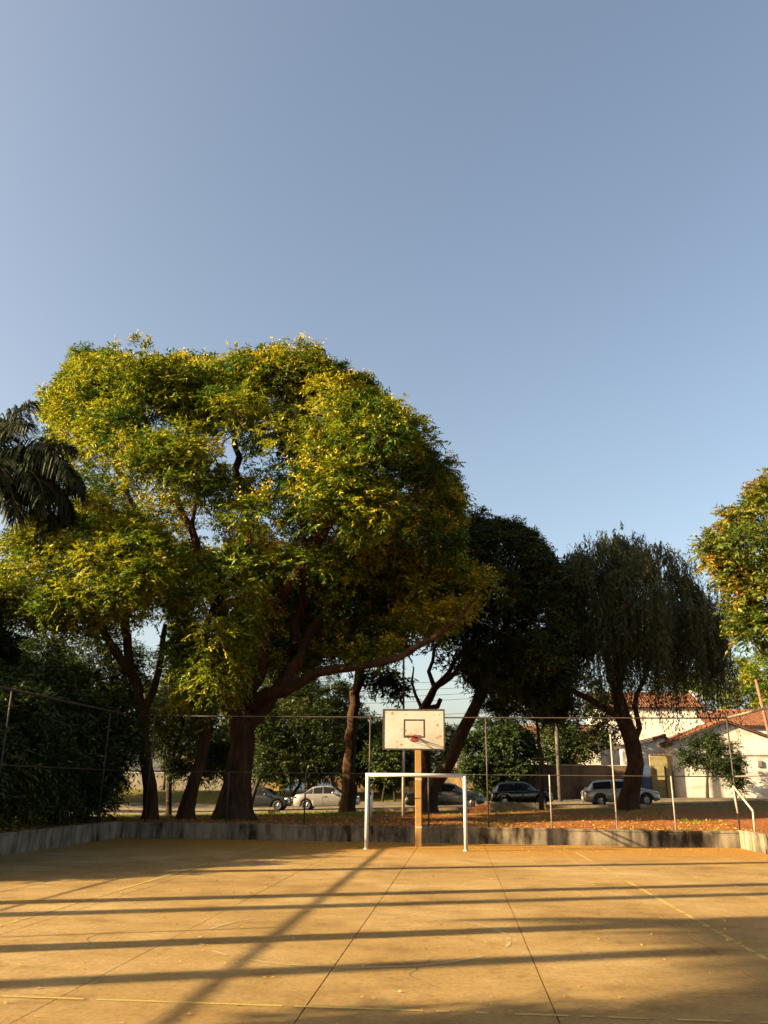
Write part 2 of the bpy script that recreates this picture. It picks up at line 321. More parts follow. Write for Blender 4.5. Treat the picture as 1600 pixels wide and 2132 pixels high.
def skeleton_mesh(rng, N, par, fr, r_tip, wob=0.07):
    n = len(N); kids = [[] for _ in range(n)]
    for i, p in enumerate(par):
        if p >= 0: kids[p].append(i)
    cnt = np.zeros(n); order = list(range(n))
    depth = np.zeros(n, int)
    for i in range(n): depth[i] = 0 if par[i] < 0 else depth[par[i]]+1
    for i in sorted(order, key=lambda i: -depth[i]):
        if not kids[i]: cnt[i] = 1
        if par[i] >= 0: cnt[par[i]] += cnt[i]
    rt = max([r for r in fr if r] or [0.2]); e = math.log(rt*0.55/r_tip)/math.log(max(cnt.max(), 3))
    R = np.array([fr[i] if fr[i] else r_tip*cnt[i]**e for i in range(n)])
    for i in sorted(order, key=lambda i: depth[i]):
        if par[i] >= 0 and not fr[i]: R[i] = min(R[i], R[par[i]]*0.92)
    m = MB(); stack = [i for i in range(n) if par[i] < 0]; starts = [(i, None) for i in stack]
    while starts:
        s, p = starts.pop(); chain = [] if p is None else [p]
        i = s
        while True:
            chain.append(i)
            if not kids[i]: break
            ks = sorted(kids[i], key=lambda k: -(cnt[k]+(1e6 if fr[k] else 0)))
            for k in ks[1:]: starts.append((k, i))
            i = ks[0]
        pts, rad = [N[chain[0]]], [R[chain[0]] if p is None else min(R[chain[1]]*1.25, R[chain[0]])]
        for a, b in zip(chain[:-1], chain[1:]):
            L = np.linalg.norm(N[b]-N[a]); sub = max(1, min(5, int(L/0.55)))
            for k in range(1, sub+1):
                t = k/sub; q = N[a]*(1-t)+N[b]*t
                if k < sub: q = q+rng.normal(size=3)*wob*min(L, 2.0)*0.5
                pts.append(q); rad.append((R[a] if (p is None or a != chain[0]) else rad[0])*(1-t)+R[b]*t)
        rm = max(rad); ns = 18 if rm > 0.3 else 10 if rm > 0.12 else 5 if rm > 0.04 else 3
        rdg = None
        if ns >= 10:
            rdg = rng.normal(size=ns)*(.09 if ns > 10 else .06); rdg = rdg[None]+np.cumsum(rng.normal(size=(len(pts), ns))*.03, 0)
            rdg = np.clip(rdg, -.22, .3)
        m.tube(pts, rad, ns, False, rdg)
    return m
def foliage(rng, centers, radii, twigs, per, L, W, flatten=0.65, droop=0.25, twig_len=0.5, tint_base=0.4, tint_var=0.3, up_bias=0.3, crown_c=None):
    """leaf blades along short twigs on the shell of clumps"""
    nC = len(centers); T = nC*twigs
    c = np.repeat(centers, twigs, 0); r = np.repeat(radii, twigs)
    d = unit(rng.normal(size=(T, 3))); d[:, 2] += up_bias; d = unit(d)
    base = c+d*np.array([1, 1, flatten])*(r*(0.35+0.65*rng.random(T)**0.6))[:, None]
    out = unit(d+rng.normal(size=(T, 3))*0.45+np.array([0, 0, 0.1])); 
    lobe_t = np.repeat(rng.normal(size=nC)*tint_var*0.55, twigs)
    o = np.repeat(base, per, 0); a0 = np.repeat(out, per, 0); K = T*per
    t = np.tile(np.linspace(0.0, 1.0, per), T)*np.repeat(twig_len*(0.6+0.8*rng.random(T)), per)
    dr = np.array([0, 0, -1.0])*droop
    o = o+a0*t[:, None]+dr*(t**2/twig_len)[:, None]
    side = unit(np.cross(a0, np.array([0, 0, 1.0]))+rng.normal(size=(K, 3))*0.15)*np.where(np.arange(K) % 2 == 0, 1, -1)[:, None]
    a = unit(side*0.9+a0*0.6+rng.normal(size=(K, 3))*0.35+dr*0.8)
    nrm = unit(np.array([0, 0, 1.0])+rng.normal(size=(K, 3))*0.5+a0*0.3)
    l = L*(0.65+0.7*rng.random(K)); wd = W*(0.7+0.6*rng.random(K))
    tint = np.clip(tint_base+np.repeat(lobe_t, per)+rng.normal(size=K)*tint_var*0.5, 0, 1)
    return leaf_quads(o, a, nrm, l, wd), tint, base, out
def tree(name, label, cat, seed, trunks, crown_pts, leaf, bark='bark', twigs=40, per=12, L=0.2, W=0.07, rmin=0.45, rmax=1.15, r_tip=0.012, extra_pts=None,
         group=None, bf=0.35, flowers=0, tint=0.4, tv=0.3, flatten=0.65, droop=0.25, twig_len=0.5, rscale=1.0, wob=0.07, sub=3):
    rng = np.random.default_rng(seed)
    root = trunks[0][0][0]; e = empty(name, tuple(root), label, cat, group)
    cp = crown_pts[:, :3]; cr = np.clip(crown_pts[:, 3]*rscale+0.3, rmin, rmax)*(0.75+0.5*rng.random(len(cp)))
    pts = [cp+rng.normal(size=cp.shape)*0.1]
    for _ in range(sub): pts.append(cp+unit(rng.normal(size=cp.shape))*(cr*0.75)[:, None]*np.array([1, 1, flatten]))
    if extra_pts is not None: pts.append(extra_pts)
    N, par, fr = grow(trunks, np.concatenate(pts), bf)
    loc = np.array(root)
    m = skeleton_mesh(rng, N-loc, par, fr, r_tip, wob); t = m.build('trunk', bark, e, True)
    V, tt, base, out = foliage(rng, cp, cr, twigs, per, L, W, flatten, droop, twig_len, tint, tv)
    cw = quads_mesh('crown', V-loc, leaf, e, tt)
    if flowers:
        up = base[:, 2]-np.repeat(cp[:, 2], twigs)
        sel = np.where((up > 0.1) & (rng.random(len(base)) < flowers))[0]
        # flowering is patchy over the crown
        ph = np.sin(base[sel, 0]*0.9+1.3)+np.sin(base[sel, 2]*1.1)+np.sin(base[sel, 1]*0.8+0.4); sel = sel[ph > 0.45]
        o = np.repeat(base[sel]+out[sel]*0.2, 12, 0); K = len(o); axis = np.repeat(unit(out[sel]*0.5+np.array([0, 0, 1.0])), 12, 0)
        o = o+axis*(rng.random(K)*0.30)[:, None]+rng.normal(size=(K, 3))*0.10; a = unit(rng.normal(size=(K, 3))+axis*0.5)
        V = leaf_quads(o, a, unit(rng.normal(size=(K, 3))), np.full(K, 0.10), np.full(K, 0.065))
        quads_mesh('blossom', V-loc, 'flower', cw, rng.random(K))
    return e

# ------------------------------------------------------------------ terrain
XL, XR, YB = -10.85, 8.4, 27.35
def sst(a, b, x): t = np.clip((x-a)/(b-a), 0, 1); return t*t*(3-2*t)
def gz(X, Y):
    zs = np.clip(0.20+0.030*(X+9), -0.05, 1.0); base = 0.44; zf = 1.2
    z = base+(zs-base)*sst(29, 46, Y); z = z+(zf-zs)*sst(57.5, 66, Y)
    z = z+0.10*np.exp(-((Y-33)/3.0)**2)*sst(0, 6, X)
    return z
gx = sorted(set([-900, -500, -250, -140, -90, -70]+[float(v) for v in np.arange(-60, 61, 1.0)]+[XL-0.12, XL-0.06, XR+0.06, XR+0.12, 70, 90, 140, 250, 500, 900]))
gy = sorted(set([-300, -120, -60, -30, -14.1, -14.0]+[float(v) for v in np.arange(-12, 80, 1.0)]+[YB+0.06, YB+0.12, 90, 110, 150, 250, 500, 1000, 2500]))
GX, GY = np.meshgrid(gx, gy); GZ = gz(GX, GY)
rg = np.random.default_rng(3); GZ = GZ+np.where((GY > 28) & (GY < 46), rg.normal(size=GZ.shape)*0.025, 0)
inside = (GX > XL-0.1) & (GX < XR+0.1) & (GY < YB+0.1) & (GY > -14.05); GZ = np.where(inside, -0.3, GZ)
nx, ny = len(gx), len(gy)
m = MB(); m.v = list(zip(GX.ravel().tolist(), GY.ravel().tolist(), GZ.ravel().tolist()))
m.f = [(j*nx+i, j*nx+i+1, (j+1)*nx+i+1, (j+1)*nx+i) for j in range(ny-1) for i in range(nx-1)]
tag(m.build('ground', 'soil', None, True), 'red earth and dry grass of the park behind the court', kind='structure')
def strip(name, mat, x0, x1, y0, y1, dz, label, thick=0.0):
    xs = [v for v in gx if x0 <= v <= x1]; ys = [v for v in gy if y0 <= v <= y1]; m = MB()
    for y in ys:
        for x in xs: m.v.append((x, y, float(gz(np.array(x), np.array(y)))+dz))
    a, b = len(xs), len(ys)
    m.f = [(j*a+i, j*a+i+1, (j+1)*a+i+1, (j+1)*a+i) for j in range(b-1) for i in range(a-1)]
    if thick:
        k = len(m.v); m.v += [(x, y, z-thick) for x, y, z in m.v]
        m.f += [(i, k+i, k+i+1, i+1) for i in range(a-1)]+[(j*a, (j+1)*a, k+(j+1)*a, k+j*a) for j in range(b-1)]
        m.f += [((b-1)*a+i, (b-1)*a+i+1, k+(b-1)*a+i+1, k+(b-1)*a+i) for i in range(a-1)]
    return tag(m.build(name, mat), label, kind='structure')
strip('street', 'asphalt', -140, 140, 48, 57, 0.015, 'dark asphalt street where the cars are parked')
strip('pavement', 'pavement', -140, 140, 58, 60, 0.14, 'pavement along the far side of the street', 0.25)
for y0, lab in ((47.78, 'near'), (57.0, 'far')):
    m = MB(); k = 0
    for x in range(-60, 60):
        z0, z1 = float(gz(np.array(x*1.0), np.array(y0))), float(gz(np.array(x+1.0), np.array(y0)))
        m.add([(x+.01,y0,z0-.2),(x+.99,y0,z1-.2),(x+.99,y0+.2,z1-.2),(x+.01,y0+.2,z0-.2),(x+.01,y0,z0+.13),(x+.99,y0,z1+.13),(x+.99,y0+.2,z1+.13),(x+.01,y0+.2,z0+.13)],
              [(0,3,2,1),(4,5,6,7),(0,1,5,4),(1,2,6,5),(2,3,7,6),(3,0,4,7)])
    tag(m.build('kerb', 'kerb'), 'concrete kerb stones on the %s side of the street' % lab, kind='structure')

# ------------------------------------------------------------------ court slabs and markings
court = MB().box(XL+0.02, XR-0.02, -14, YB-0.02, -0.25, -0.02).build('court', 'joint')
tag(court, 'dusty tan concrete sports court', kind='structure')
xs = [XL+0.03, -9.25, -7.25, -5.25, -3.26, -1.235, 0.71, 2.70, 4.70, 6.70, XR-0.03]
ys = [-14, -5.0, 3.9, 12.9, 21.8, YB-0.03]
rj = random.Random(5)
for i in range(len(xs)-1):
    for j in range(len(ys)-1):
        g = 0.006 if j % 2 else 0.0055
        dz = rj.uniform(-0.0012, 0.0012)
        MB().box(xs[i]+g, xs[i+1]-g, ys[j]+0.003, ys[j+1]-0.003, -0.05, dz).build('slab', 'court', court)
def line_mesh(name, mat, pts, wd, closed=False, wear=0.16, seed=1, seg=0.10):
    """worn paint: short flakes with gaps"""
    r = random.Random(seed); m = MB(); pts = [np.array(p, float) for p in pts]
    run = list(zip(pts[:-1], pts[1:]))+([(pts[-1], pts[0])] if closed else [])
    z = 0.0045; ph = r.random()*10; s = 0
    for a, b in run:
        L = np.linalg.norm(b-a); n = max(1, int(L/seg)); d = (b-a)/L; q = np.array([-d[1], d[0]])
        prev = None
        for k in range(n+1):
            t = a+(b-a)*k/n; s += seg
            o = 0.5*wd+r.uniform(-1, 1)*wd*0.10
            o2 = 0.5*wd+r.uniform(-1, 1)*wd*0.10
            cur = (t+q*o, t-q*o2)
            if prev is not None and r.random() > wear*(1+math.sin(s*0.7+ph)):
                m.add([(*prev[0], z), (*prev[1], z), (*cur[1], z), (*cur[0], z)], [(0, 1, 2, 3)])
            prev = cur
    return m.build(name, mat, court)
line_mesh('side_line', 'line_yellow', [(3.12, -14), (3.12, YB-2.9)], 0.065, seed=2, wear=0.2)
line_mesh('side_line', 'line_yellow', [(-5.56, -14), (-5.56, YB-2.9)], 0.065, seed=3, wear=0.22)
line_mesh('cross_line', 'line_yellow', [(-5.56, 7.24), (3.12, 7.24)], 0.045, seed=4, wear=0.2)
line_mesh('end_line', 'line_yellow', [(-5.56, 24.45), (3.12, 24.45)], 0.05, seed=6, wear=0.45)
line_mesh('centre_circle', 'line_pale', [(-1.24+1.78*math.cos(a), 10.52+1.78*math.sin(a)) for a in np.linspace(0, 2*PI, 72, False)], 0.05, True, 0.35, 7)

rk = random.Random(17)
for (x, y, an, n) in ((-4.4, 8.6, .4, 26), (1.9, 12.5, 2.1, 30), (-2.3, 17.5, 1.2, 24), (4.9, 10.2, 1.9, 22), (-0.2, 8.0, 2.6, 18), (-7.6, 13.2, .8, 22)):
    m = MB(); p = np.array([x, y]); pr = None
    for k in range(n):
        an += rk.uniform(-.55, .55); q = p+0.09*np.array([math.cos(an), math.sin(an)]); wv = rk.uniform(.002, .006); nn = np.array([-math.sin(an), math.cos(an)])*wv
        m.add([(*(p-nn), .0042), (*(q-nn), .0042), (*(q+nn), .0042), (*(p+nn), .0042)], [(0, 1, 2, 3)]); p = q
    m.build('crack', 'joint', court)

# ------------------------------------------------------------------ low walls round the court
def low_wall(label, a, b, h, seed):
    """rough plastered wall with uneven top and a slight coping, built from short segments along a-b"""
    r = np.random.default_rng(seed); a = np.array(a, float); b = np.array(b, float); L = np.linalg.norm(b-a); d = (b-a)/L; q = np.array([-d[1], d[0]])
    e = empty('low_wall', (a[0], a[1], 0), label, 'wall'); n = int(L/0.35)
    def prof(hw, z0, z1, jit):
        m = MB(); base = 0
        for k in range(n+1):
            p = d*(L*k/n); j = r.normal()*jit; tz = z1+r.normal()*jit*0.7
            o1, o2 = hw+r.normal()*jit*0.4, hw+r.normal()*jit*0.4
            m.v += [(*(p+q*o1), z0), (*(p+q*o1), tz), (*(p-q*o2), tz), (*(p-q*o2), z0)]
        for k in range(n):
            i = 4*k
            m.f += [(i, i+4, i+5, i+1), (i+1, i+5, i+6, i+2), (i+2, i+6, i+7, i+3)]
        m.f += [(0, 1, 2, 3), (4*n+3, 4*n+2, 4*n+1, 4*n)]
        return m
    prof(0.09, -0.2, h-0.05, 0.006).build('wall_face', 'low_wall', e)
    prof(0.105, h-0.053, h, 0.008).build('coping', 'low_wall', e)
    return e
low_wall('stained low concrete wall closing the far end of the court', (XL+0.02, YB+0.09), (XR+0.0, YB+0.09), 0.47, 1)
low_wall('shaded low concrete wall along the left side of the court', (XL-0.09, -14), (XL-0.09, YB-0.02), 0.50, 2)
low_wall('pale low concrete wall along the right side of the court', (XR+0.1, -14), (XR+0.1, YB+0.2), 0.50, 3)

# ------------------------------------------------------------------ pipe fences
def fence(label, posts, rails, dark):
    x, y, z = posts[0][0]; e = empty('pipe_fence', (x, y, 0.5), label, 'fence'); o = np.array([x, y, 0.5])
    for i, (p, top, tall) in enumerate(posts):
        q = np.array(p, float)-o
        MB().tube([q, q+np.array([0, 0, top-p[2]])], 0.025 if tall else 0.023, 8).build('post', 'fence_dark' if i in dark else 'fence_pipe', e, True)
    for a, b, r, mt in rails:
        a, b = np.array(a, float), np.array(b, float); n = 6
        MB().tube([a+(b-a)*k/n-np.array([0, 0, 0.02*math.sin(PI*k/n)])-o for k in range(n+1)], r, 8).build('rail', mt, e, True)
    return e
yb = YB+0.09
def bx(px): return float(at(px, 1727, yb)[0])
posts = []
tallset = {-10.85, 0}
for px, top in ((300, 3.82), (470, 2.05), (633, 2.05), (768, 3.82), (893, 2.05), (1018, 3.82), (1150, 2.05), (1286, 3.3), (1408, 2.05)):
    posts.append(((bx(px), yb, 0.46), top, top > 3))
posts.append(((XR+0.1, yb+0.11, 0.46), 3.86, True))
fence('thin pipe fence standing on the far end wall behind the goal', posts,
      [((XL, yb, 3.82), (XR+0.16, yb+0.1, 3.82), 0.022, 'fence_dark'), ((XL, yb, 2.05), (XR+0.16, yb+0.1, 2.05), 0.016, 'fence_dark')], {0, 1, 2, 3, 4, 5, 9})
lx = XL-0.09
fence('pipe fence on the left wall below the palm', [((lx, y, 0.46), 3.85, True) for y in (-12, -4.6, 2.5, 7.6, 13.2, 19.6, 25.6)],
      [((lx, -13.5, 3.82), (lx, YB, 3.82), 0.036, 'fence_dark'), ((lx, -13.5, 2.05), (lx, YB, 2.05), 0.020, 'fence_dark')], {0, 1, 2, 3, 4, 5, 6})
rx = XR+0.1
fence('pipe fence with pale sloping rail on the right wall', [((rx, y, 0.46), 3.85, True) for y in (21.0, 14.5, 8, 1.5, -5)],
      [((rx, -13.5, 3.82), (rx, yb-0.1, 3.82), 0.040, 'fence_pipe'), ((rx, -13.5, 2.05), (rx, yb-0.1, 2.05), 0.026, 'fence_pipe')], set())
def brace(label, pts, pts2, r=0.032, mt='white_pipe'):
    o = np.array(pts[0], float); e = empty('bent_pipe_rail', tuple(o), label, 'railing')
    MB().tube([np.array(p)-o for p in pts], r, 8).build('bent_pipe', mt, e, True)
    MB().tube([np.array(p)-o for p in pts2], r, 8).build('upright_pipe', mt, e, True)
yR = 25.9
brace('pale bent pipe rail standing at the right end of the far wall', [at(1527, 1637, 27.4), at(1568, 1688, 26.4), at(1573, 1738, 26.4)], [at(1527, 1639, 27.4)+np.array([0.0, 0.02, 0]), at(1537, 1693, 27.4)], mt='pale_band')
brace('rusty bent pipe rail just behind the left goal post', [at(776, 1648, 28.6), at(773, 1700, 28.6)], [at(772, 1655, 28.0), at(768, 1718, 28.0)], mt='white_pipe')

# ------------------------------------------------------------------ goal
gy_, gl, gr, gh = 24.19, -2.59, 0.15, 1.955
e = empty('football_goal', (gl, gy_, 0), 'white pipe football goal with chipped paint and no net', 'goal')
for x in (0, gr-gl):
    MB().tube([(x, 0, -0.02), (x, 0, 1.0), (x, 0, gh)], 0.052, 14).build('goal_post', 'white_pipe', e, True)
    MB().tube([(x, 0, -0.0), (x, 0, 0.02)], 0.08, 14).build('base_collar', 'white_pipe', e, True)
MB().tube([(-0.052, 0, gh), (1.3, 0, gh+0.006), (gr-gl+0.052, 0, gh)], 0.052, 14).build('crossbar', 'white_pipe', e, True)

# ------------------------------------------------------------------ basketball hoop
bc, bw, bz0, bz1, by = -1.285, 1.80, 2.645, 3.79, 24.30
e = empty('basketball_hoop', (-1.22, 25.74, 0), 'worn white basketball backboard with red rim on an ochre post', 'basketball hoop')
o = np.array([-1.22, 25.74, 0])
pw = 0.095
MB().add([(-pw,-pw,-.02),(pw,-pw,-.02),(pw,pw,-.02),(-pw,pw,-.02),(-pw,-pw,3.5),(pw,-pw,3.5),(pw,pw,3.5),(-pw,pw,3.5)],
         [(0,3,2,1),(4,5,6,7),(0,1,5,4),(1,2,6,5),(2,3,7,6),(3,0,4,7)]).build('post', 'ochre_post', e, bevel=0.012)
for z0, z1, mt in ((0.50, 0.545, 'pale_band'), (1.83, 1.89, 'pale_band'), (1.31, 1.34, 'dark_paint')):
    MB().box(-pw-.003, pw+.003, -pw-.003, pw+.003, z0, z1).build('band', mt, e)
for sx in (-0.06, 0.06):
    MB().tube([(sx, -0.08, 2.85), (bc-o[0]+sx*5, by-o[1]+0.06, 2.85)], 0.03, 8).build('arm', 'fence_dark', e, True)
    MB().tube([(sx, -0.08, 3.42), (bc-o[0]+sx*5, by-o[1]+0.06, 3.55)], 0.03, 8).build('arm', 'fence_dark', e, True)
L0 = np.array([bc, by, 0])-o
bd = MB().box(L0[0]-bw/2+.03, L0[0]+bw/2-.03, L0[1], L0[1]+0.03, bz0+.03, bz1-.03).build('backboard', 'board_white', e)
t = 0.042
for (x0, x1, z0, z1) in ((-bw/2, bw/2, bz0, bz0+t), (-bw/2, bw/2, bz1-t, bz1), (-bw/2, -bw/2+t, bz0+t, bz1-t), (bw/2-t, bw/2, bz0+t, bz1-t)):
    MB().box(L0[0]+x0, L0[0]+x1, L0[1]-0.012, L0[1]+0.042, z0, z1).build('frame', 'dark_paint', bd)
sq = (-0.29, 0.325, 2.985, 3.50); t = 0.042
for (x0, x1, z0, z1) in ((sq[0], sq[1], sq[3]-t, sq[3]), (sq[0], sq[1], sq[2], sq[2]+t), (sq[0], sq[0]+t, sq[2]+t, sq[3]-t), (sq[1]-t, sq[1], sq[2]+t, sq[3]-t)):
    MB().box(L0[0]+x0, L0[0]+x1, L0[1]-0.004, L0[1]+0.001, z0, z1).build('target_square', 'dark_paint', bd)
rc = random.Random(11)
chips = [(-0.62, 3.66, .055), (-0.22, 3.64, .025), (0.60, 3.62, .028), (0.74, 3.63, .03), (0.69, 3.33, .06), (0.64, 3.44, .018), (0.75, 3.02, .06), (0.67, 2.99, .04), (-0.35, 2.79, .05), (-0.48, 2.87, .03),
         (-0.47, 2.74, .02), (-0.23, 3.18, .04), (0.02, 3.07, .035), (0.1, 3.16, .03), (-0.08, 3.1, .025), (0.15, 3.04, .025), (-0.15, 3.06, .03), (-0.02, 2.77, .022), (-0.34, 3.22, .025), (0.3, 2.76, .015),
         (0.05, 3.25, .014), (0.12, 3.22, .012), (-0.8, 3.7, .025), (0.63, 3.25, .014), (0.55, 2.92, .02)]
for (x, z, r) in chips:
    n = 9; ph = rc.random()*6
    vs = [(L0[0]+x+r*rc.uniform(.45, 1.15)*math.cos(2*PI*k/n+ph), L0[1]-0.0025, z+r*rc.uniform(.4, 0.95)*math.sin(2*PI*k/n+ph)) for k in range(n)]
    MB().add(vs, [tuple(range(n))]).build('paint_chip', 'chip', bd)
rz = 3.02; rxc = L0[0]+0.005; ryc = L0[1]-0.15-0.225
ring = [(rxc+0.225*math.cos(a), ryc+0.225*math.sin(a), rz) for a in np.linspace(0, 2*PI, 33)]
rim = MB().tube(ring, 0.011, 6, False).build('rim', 'rim_red', e, True)
MB().add([(rxc-.09,L0[1]-.003,rz-.13),(rxc+.09,L0[1]-.003,rz-.13),(rxc+.09,L0[1]-.003,rz+.02),(rxc-.09,L0[1]-.003,rz+.02),
          (rxc-.09,L0[1]-.02,rz-.13),(rxc+.09,L0[1]-.02,rz-.13),(rxc+.09,L0[1]-.02,rz+.02),(rxc-.09,L0[1]-.02,rz+.02)],
         [(0,1,2,3),(7,6,5,4),(0,4,5,1),(1,5,6,2),(2,6,7,3),(3,7,4,0)]).build('bracket_plate', 'rim_red', rim)
MB().add([(rxc-.08,L0[1]-.02,rz-.005),(rxc+.08,L0[1]-.02,rz-.005),(rxc+.08,L0[1]-.16,rz-.005),(rxc-.08,L0[1]-.16,rz-.005),
          (rxc-.08,L0[1]-.02,rz+.004),(rxc+.08,L0[1]-.02,rz+.004),(rxc+.08,L0[1]-.16,rz+.004),(rxc-.08,L0[1]-.16,rz+.004)],
         [(0,1,2,3),(7,6,5,4),(0,4,5,1),(1,5,6,2),(2,6,7,3),(3,7,4,0)]).build('bracket_shelf', 'rim_red', rim)
for s in (-1, 1): MB().tube([(rxc+s*.085, L0[1]-.015, rz-.12), (rxc+s*.20, ryc+0.05, rz)], 0.009, 6).build('stay', 'rim_red', rim, True)

# ------------------------------------------------------------------ cars
def interp(tab, t): return float(np.interp(t, [a for a, b in tab], [b for a, b in tab]))
def car(label, px0, px1, Y, hgt, paint, style, zoff=0.0, name='parked_car'):
    a, b = at(px0, 1660, Y), at(px1, 1660, Y); Ln = b[0]-a[0]; cx = (a[0]+b[0])/2; z = float(gz(np.array(cx), np.array(Y)))+0.015+zoff
    z0 = float(gz(np.array(a[0]), np.array(Y))); z1 = float(gz(np.array(b[0]), np.array(Y)))
    e = empty(name, (cx, Y, z), label, 'car', 'cars parked along the street'); e.rotation_euler = (0, -math.atan2(z1-z0, Ln), 0)
    k = hgt/1.45; hw = 0.84
    if style == 'hatch':
        deck = [(-.5, .80), (-.47, .90), (-.3, .94), (.2, .96), (.30, .93), (.44, .80), (.485, .70), (.5, .55)]
        roof = [(-.485, .86), (-.455, 1.0), (-.375, 1.36), (-.30, 1.42), (-.08, 1.45), (.04, 1.43), (.12, 1.34), (.265, .93)]
        wins = [(-.37, -.135), (-.115, .13)]; rearw = (-.44, -.36)
    else:
        deck = [(-.5, .72), (-.485, .86), (-.46, .95), (-.33, .98), (-.1, .95), (.2, .95), (.29, .92), (.43, .80), (.48, .70), (.5, .55)]
        roof = [(-.37, .93), (-.33, 1.06), (-.21, 1.36), (-.12, 1.43), (.0, 1.45), (.07, 1.42), (.13, 1.34), (.265, .93)]
        wins = [(-.30, -.20), (-.185, -.045), (-.03, .135)]; rearw = (-.345, -.225)
    xw = (-.29*Ln, .315*Ln); rw = 0.30
    W = lambda t: hw*(1-0.22*abs(2*t)**9-0.03*abs(2*t)**2)
    body = MB(); ts = np.linspace(-.5, .5, 71); rings = []
    for t in ts:
        x = t*Ln; zb = 0.20+0.10*abs(2*t)**12
        for c in xw:
            if abs(x-c) < 0.37: zb = max(zb, 0.30+math.sqrt(0.37**2-(x-c)**2))
        zt = interp(deck, t)*k; zb = min(zb, zt-0.12); wv = W(t); zm = max(zb+.05, zt-0.32)
        half = [(wv-.05, zb), (wv-.005, zb+.04), (wv, zm), (wv-.02, zt-.10), (wv-.06, zt-.025), (wv-.20, zt), (0.001, zt+.025)]
        rings.append([(x, -y, z_) for y, z_ in half]+[(x, y, z_) for y, z_ in half[::-1]])
    n = len(rings[0])
    for r in rings: body.v += r
    body.f = [(i*n+j, (i+1)*n+j, (i+1)*n+j+1, i*n+j+1) for i in range(len(rings)-1) for j in range(n-1)]
    body.f += [tuple(range(n)), tuple((len(rings)-1)*n+j for j in range(n))[::-1]]
    bo = body.build('body', paint, e, True)
    def side(t, f):
        """point on the greenhouse side, f 0 belt .. 1 roof edge"""
        zb_ = interp(deck, t)*k-0.04; zr = max(interp(roof, t)*k, zb_+.02); wb, wt = W(t)-.05, W(t)-.25
        return (t*Ln, wb+(wt-wb)*f, zb_+(zr-.04-zb_)*f)
    gh_ = MB(); rings = []; gt = np.linspace(roof[0][0], roof[-1][0], 41)
    for t in gt:
        p0, p1 = side(t, 0), side(t, 1); zr = max(interp(roof, t)*k, p0[2]+.02)
        half = [(p0[1], p0[2]), ((p0[1]+p1[1])/2+.012, (p0[2]+p1[2])/2), (p1[1], p1[2]), (p1[1]-.10, zr-.008), (0.001, zr+.015)]
        rings.append([(t*Ln, -y, z_) for y, z_ in half]+[(t*Ln, y, z_) for y, z_ in half[::-1]])
    n = len(rings[0])
    for r in rings: gh_.v += r
    gh_.f = [(i*n+j, (i+1)*n+j, (i+1)*n+j+1, i*n+j+1) for i in range(len(rings)-1) for j in range(n-1)]
    gh_.build('cabin', paint, e, True)
    for sgn in (-1, 1):
        for (t0, t1) in wins:
            m = MB(); K = 8
            for i in range(K+1):
                t = t0+(t1-t0)*i/K
                for f in (0.12, 0.5, 0.90):
                    p = side(t, f); m.v.append((p[0], sgn*(p[1]+(.026 if f == .5 else .014)), p[2]))
            m.f = [(i*3+j, (i+1)*3+j, (i+1)*3+j+1, i*3+j+1) for i in range(K) for j in range(2)]
            m.build('side_window', 'glass', e, True)
        t = wins[-1][0]-.008
        MB().box(t*Ln-.005, t*Ln+.005, sgn*(W(t)-.004), sgn*(W(t)+.003), .30, .80*k).build('door_gap', 'plastic', e)
        MB().box(t*Ln+.06, t*Ln+.24, sgn*(W(t)-.005), sgn*(W(t)+.025), .76*k, .80*k).build('door_handle', 'plastic', e)
        mt = wins[-1][1]-.01
        MB().tube([(mt*Ln+.02, sgn*(W(mt)-.03), .95*k), (mt*Ln, sgn*(W(mt)+.10), 1.0*k), (mt*Ln-.01, sgn*(W(mt)+.17), 1.0*k)], [.03, .085, .06], 8).build('mirror', paint, e, True)
        MB().box(-.16*Ln, .19*Ln, sgn*(hw-.03), sgn*(hw+.006), .19, .255).build('sill', 'plastic', e)
    for (t0, t1, nm) in ((roof[-1][0]-.008, .125, 'windscreen'), (rearw[0], rearw[1], 'rear_window')):
        m = MB(); K = 6
        for i in range(K+1):
            t = t0+(t1-t0)*i/K; p1 = side(t, 1); zr = max(interp(roof, t)*k, side(t, 0)[2]+.02); sg = 1 if nm == 'windscreen' else -1
            for y, dz in ((-p1[1]+.06, .012), (0, .032), (p1[1]-.06, .012)): m.v.append((t*Ln+sg*.014, y, zr+dz))
        m.f = [(i*3+j, (i+1)*3+j, (i+1)*3+j+1, i*3+j+1) for i in range(K) for j in range(2)]
        m.build(nm, 'glass', e, True)
    for c in xw:
        for sgn in (-1, 1):
            yo = sgn*(hw-.10)
            tm = MB(); pr = [(.17, -.09), (.27, -.095), (.30, -.07), (.30, .07), (.27, .095), (.17, .09)]; N_ = 20
            for i in range(N_):
                an = 2*PI*i/N_
                for r_, y_ in pr: tm.v.append((c+r_*math.cos(an), yo+y_, rw+r_*math.sin(an)))
            kk = len(pr)
            tm.f = [(i*kk+j, ((i+1) % N_)*kk+j, ((i+1) % N_)*kk+(j+1) % kk, i*kk+(j+1) % kk) for i in range(N_) for j in range(kk)]
            ty = tm.build('tyre', 'tyre', e, True)
            rm = MB()
            rm.tube([(c, yo+sgn*.03, rw), (c, yo+sgn*.04, rw)], .175, 18)
            for q in range(6):
                an = q*PI/3; ca, sa = math.cos(an), math.sin(an); rm.tube([(c, yo+sgn*.065, rw), (c+.165*ca, yo+sgn*.075, rw+.165*sa)], [.04, .028], 5)
            rm.tube([(c+.17*math.cos(a_), yo+sgn*.075, rw+.17*math.sin(a_)) for a_ in np.linspace(0, 2*PI, 19)], .014, 5, False)
            rm.build('rim', 'rim_metal', ty)
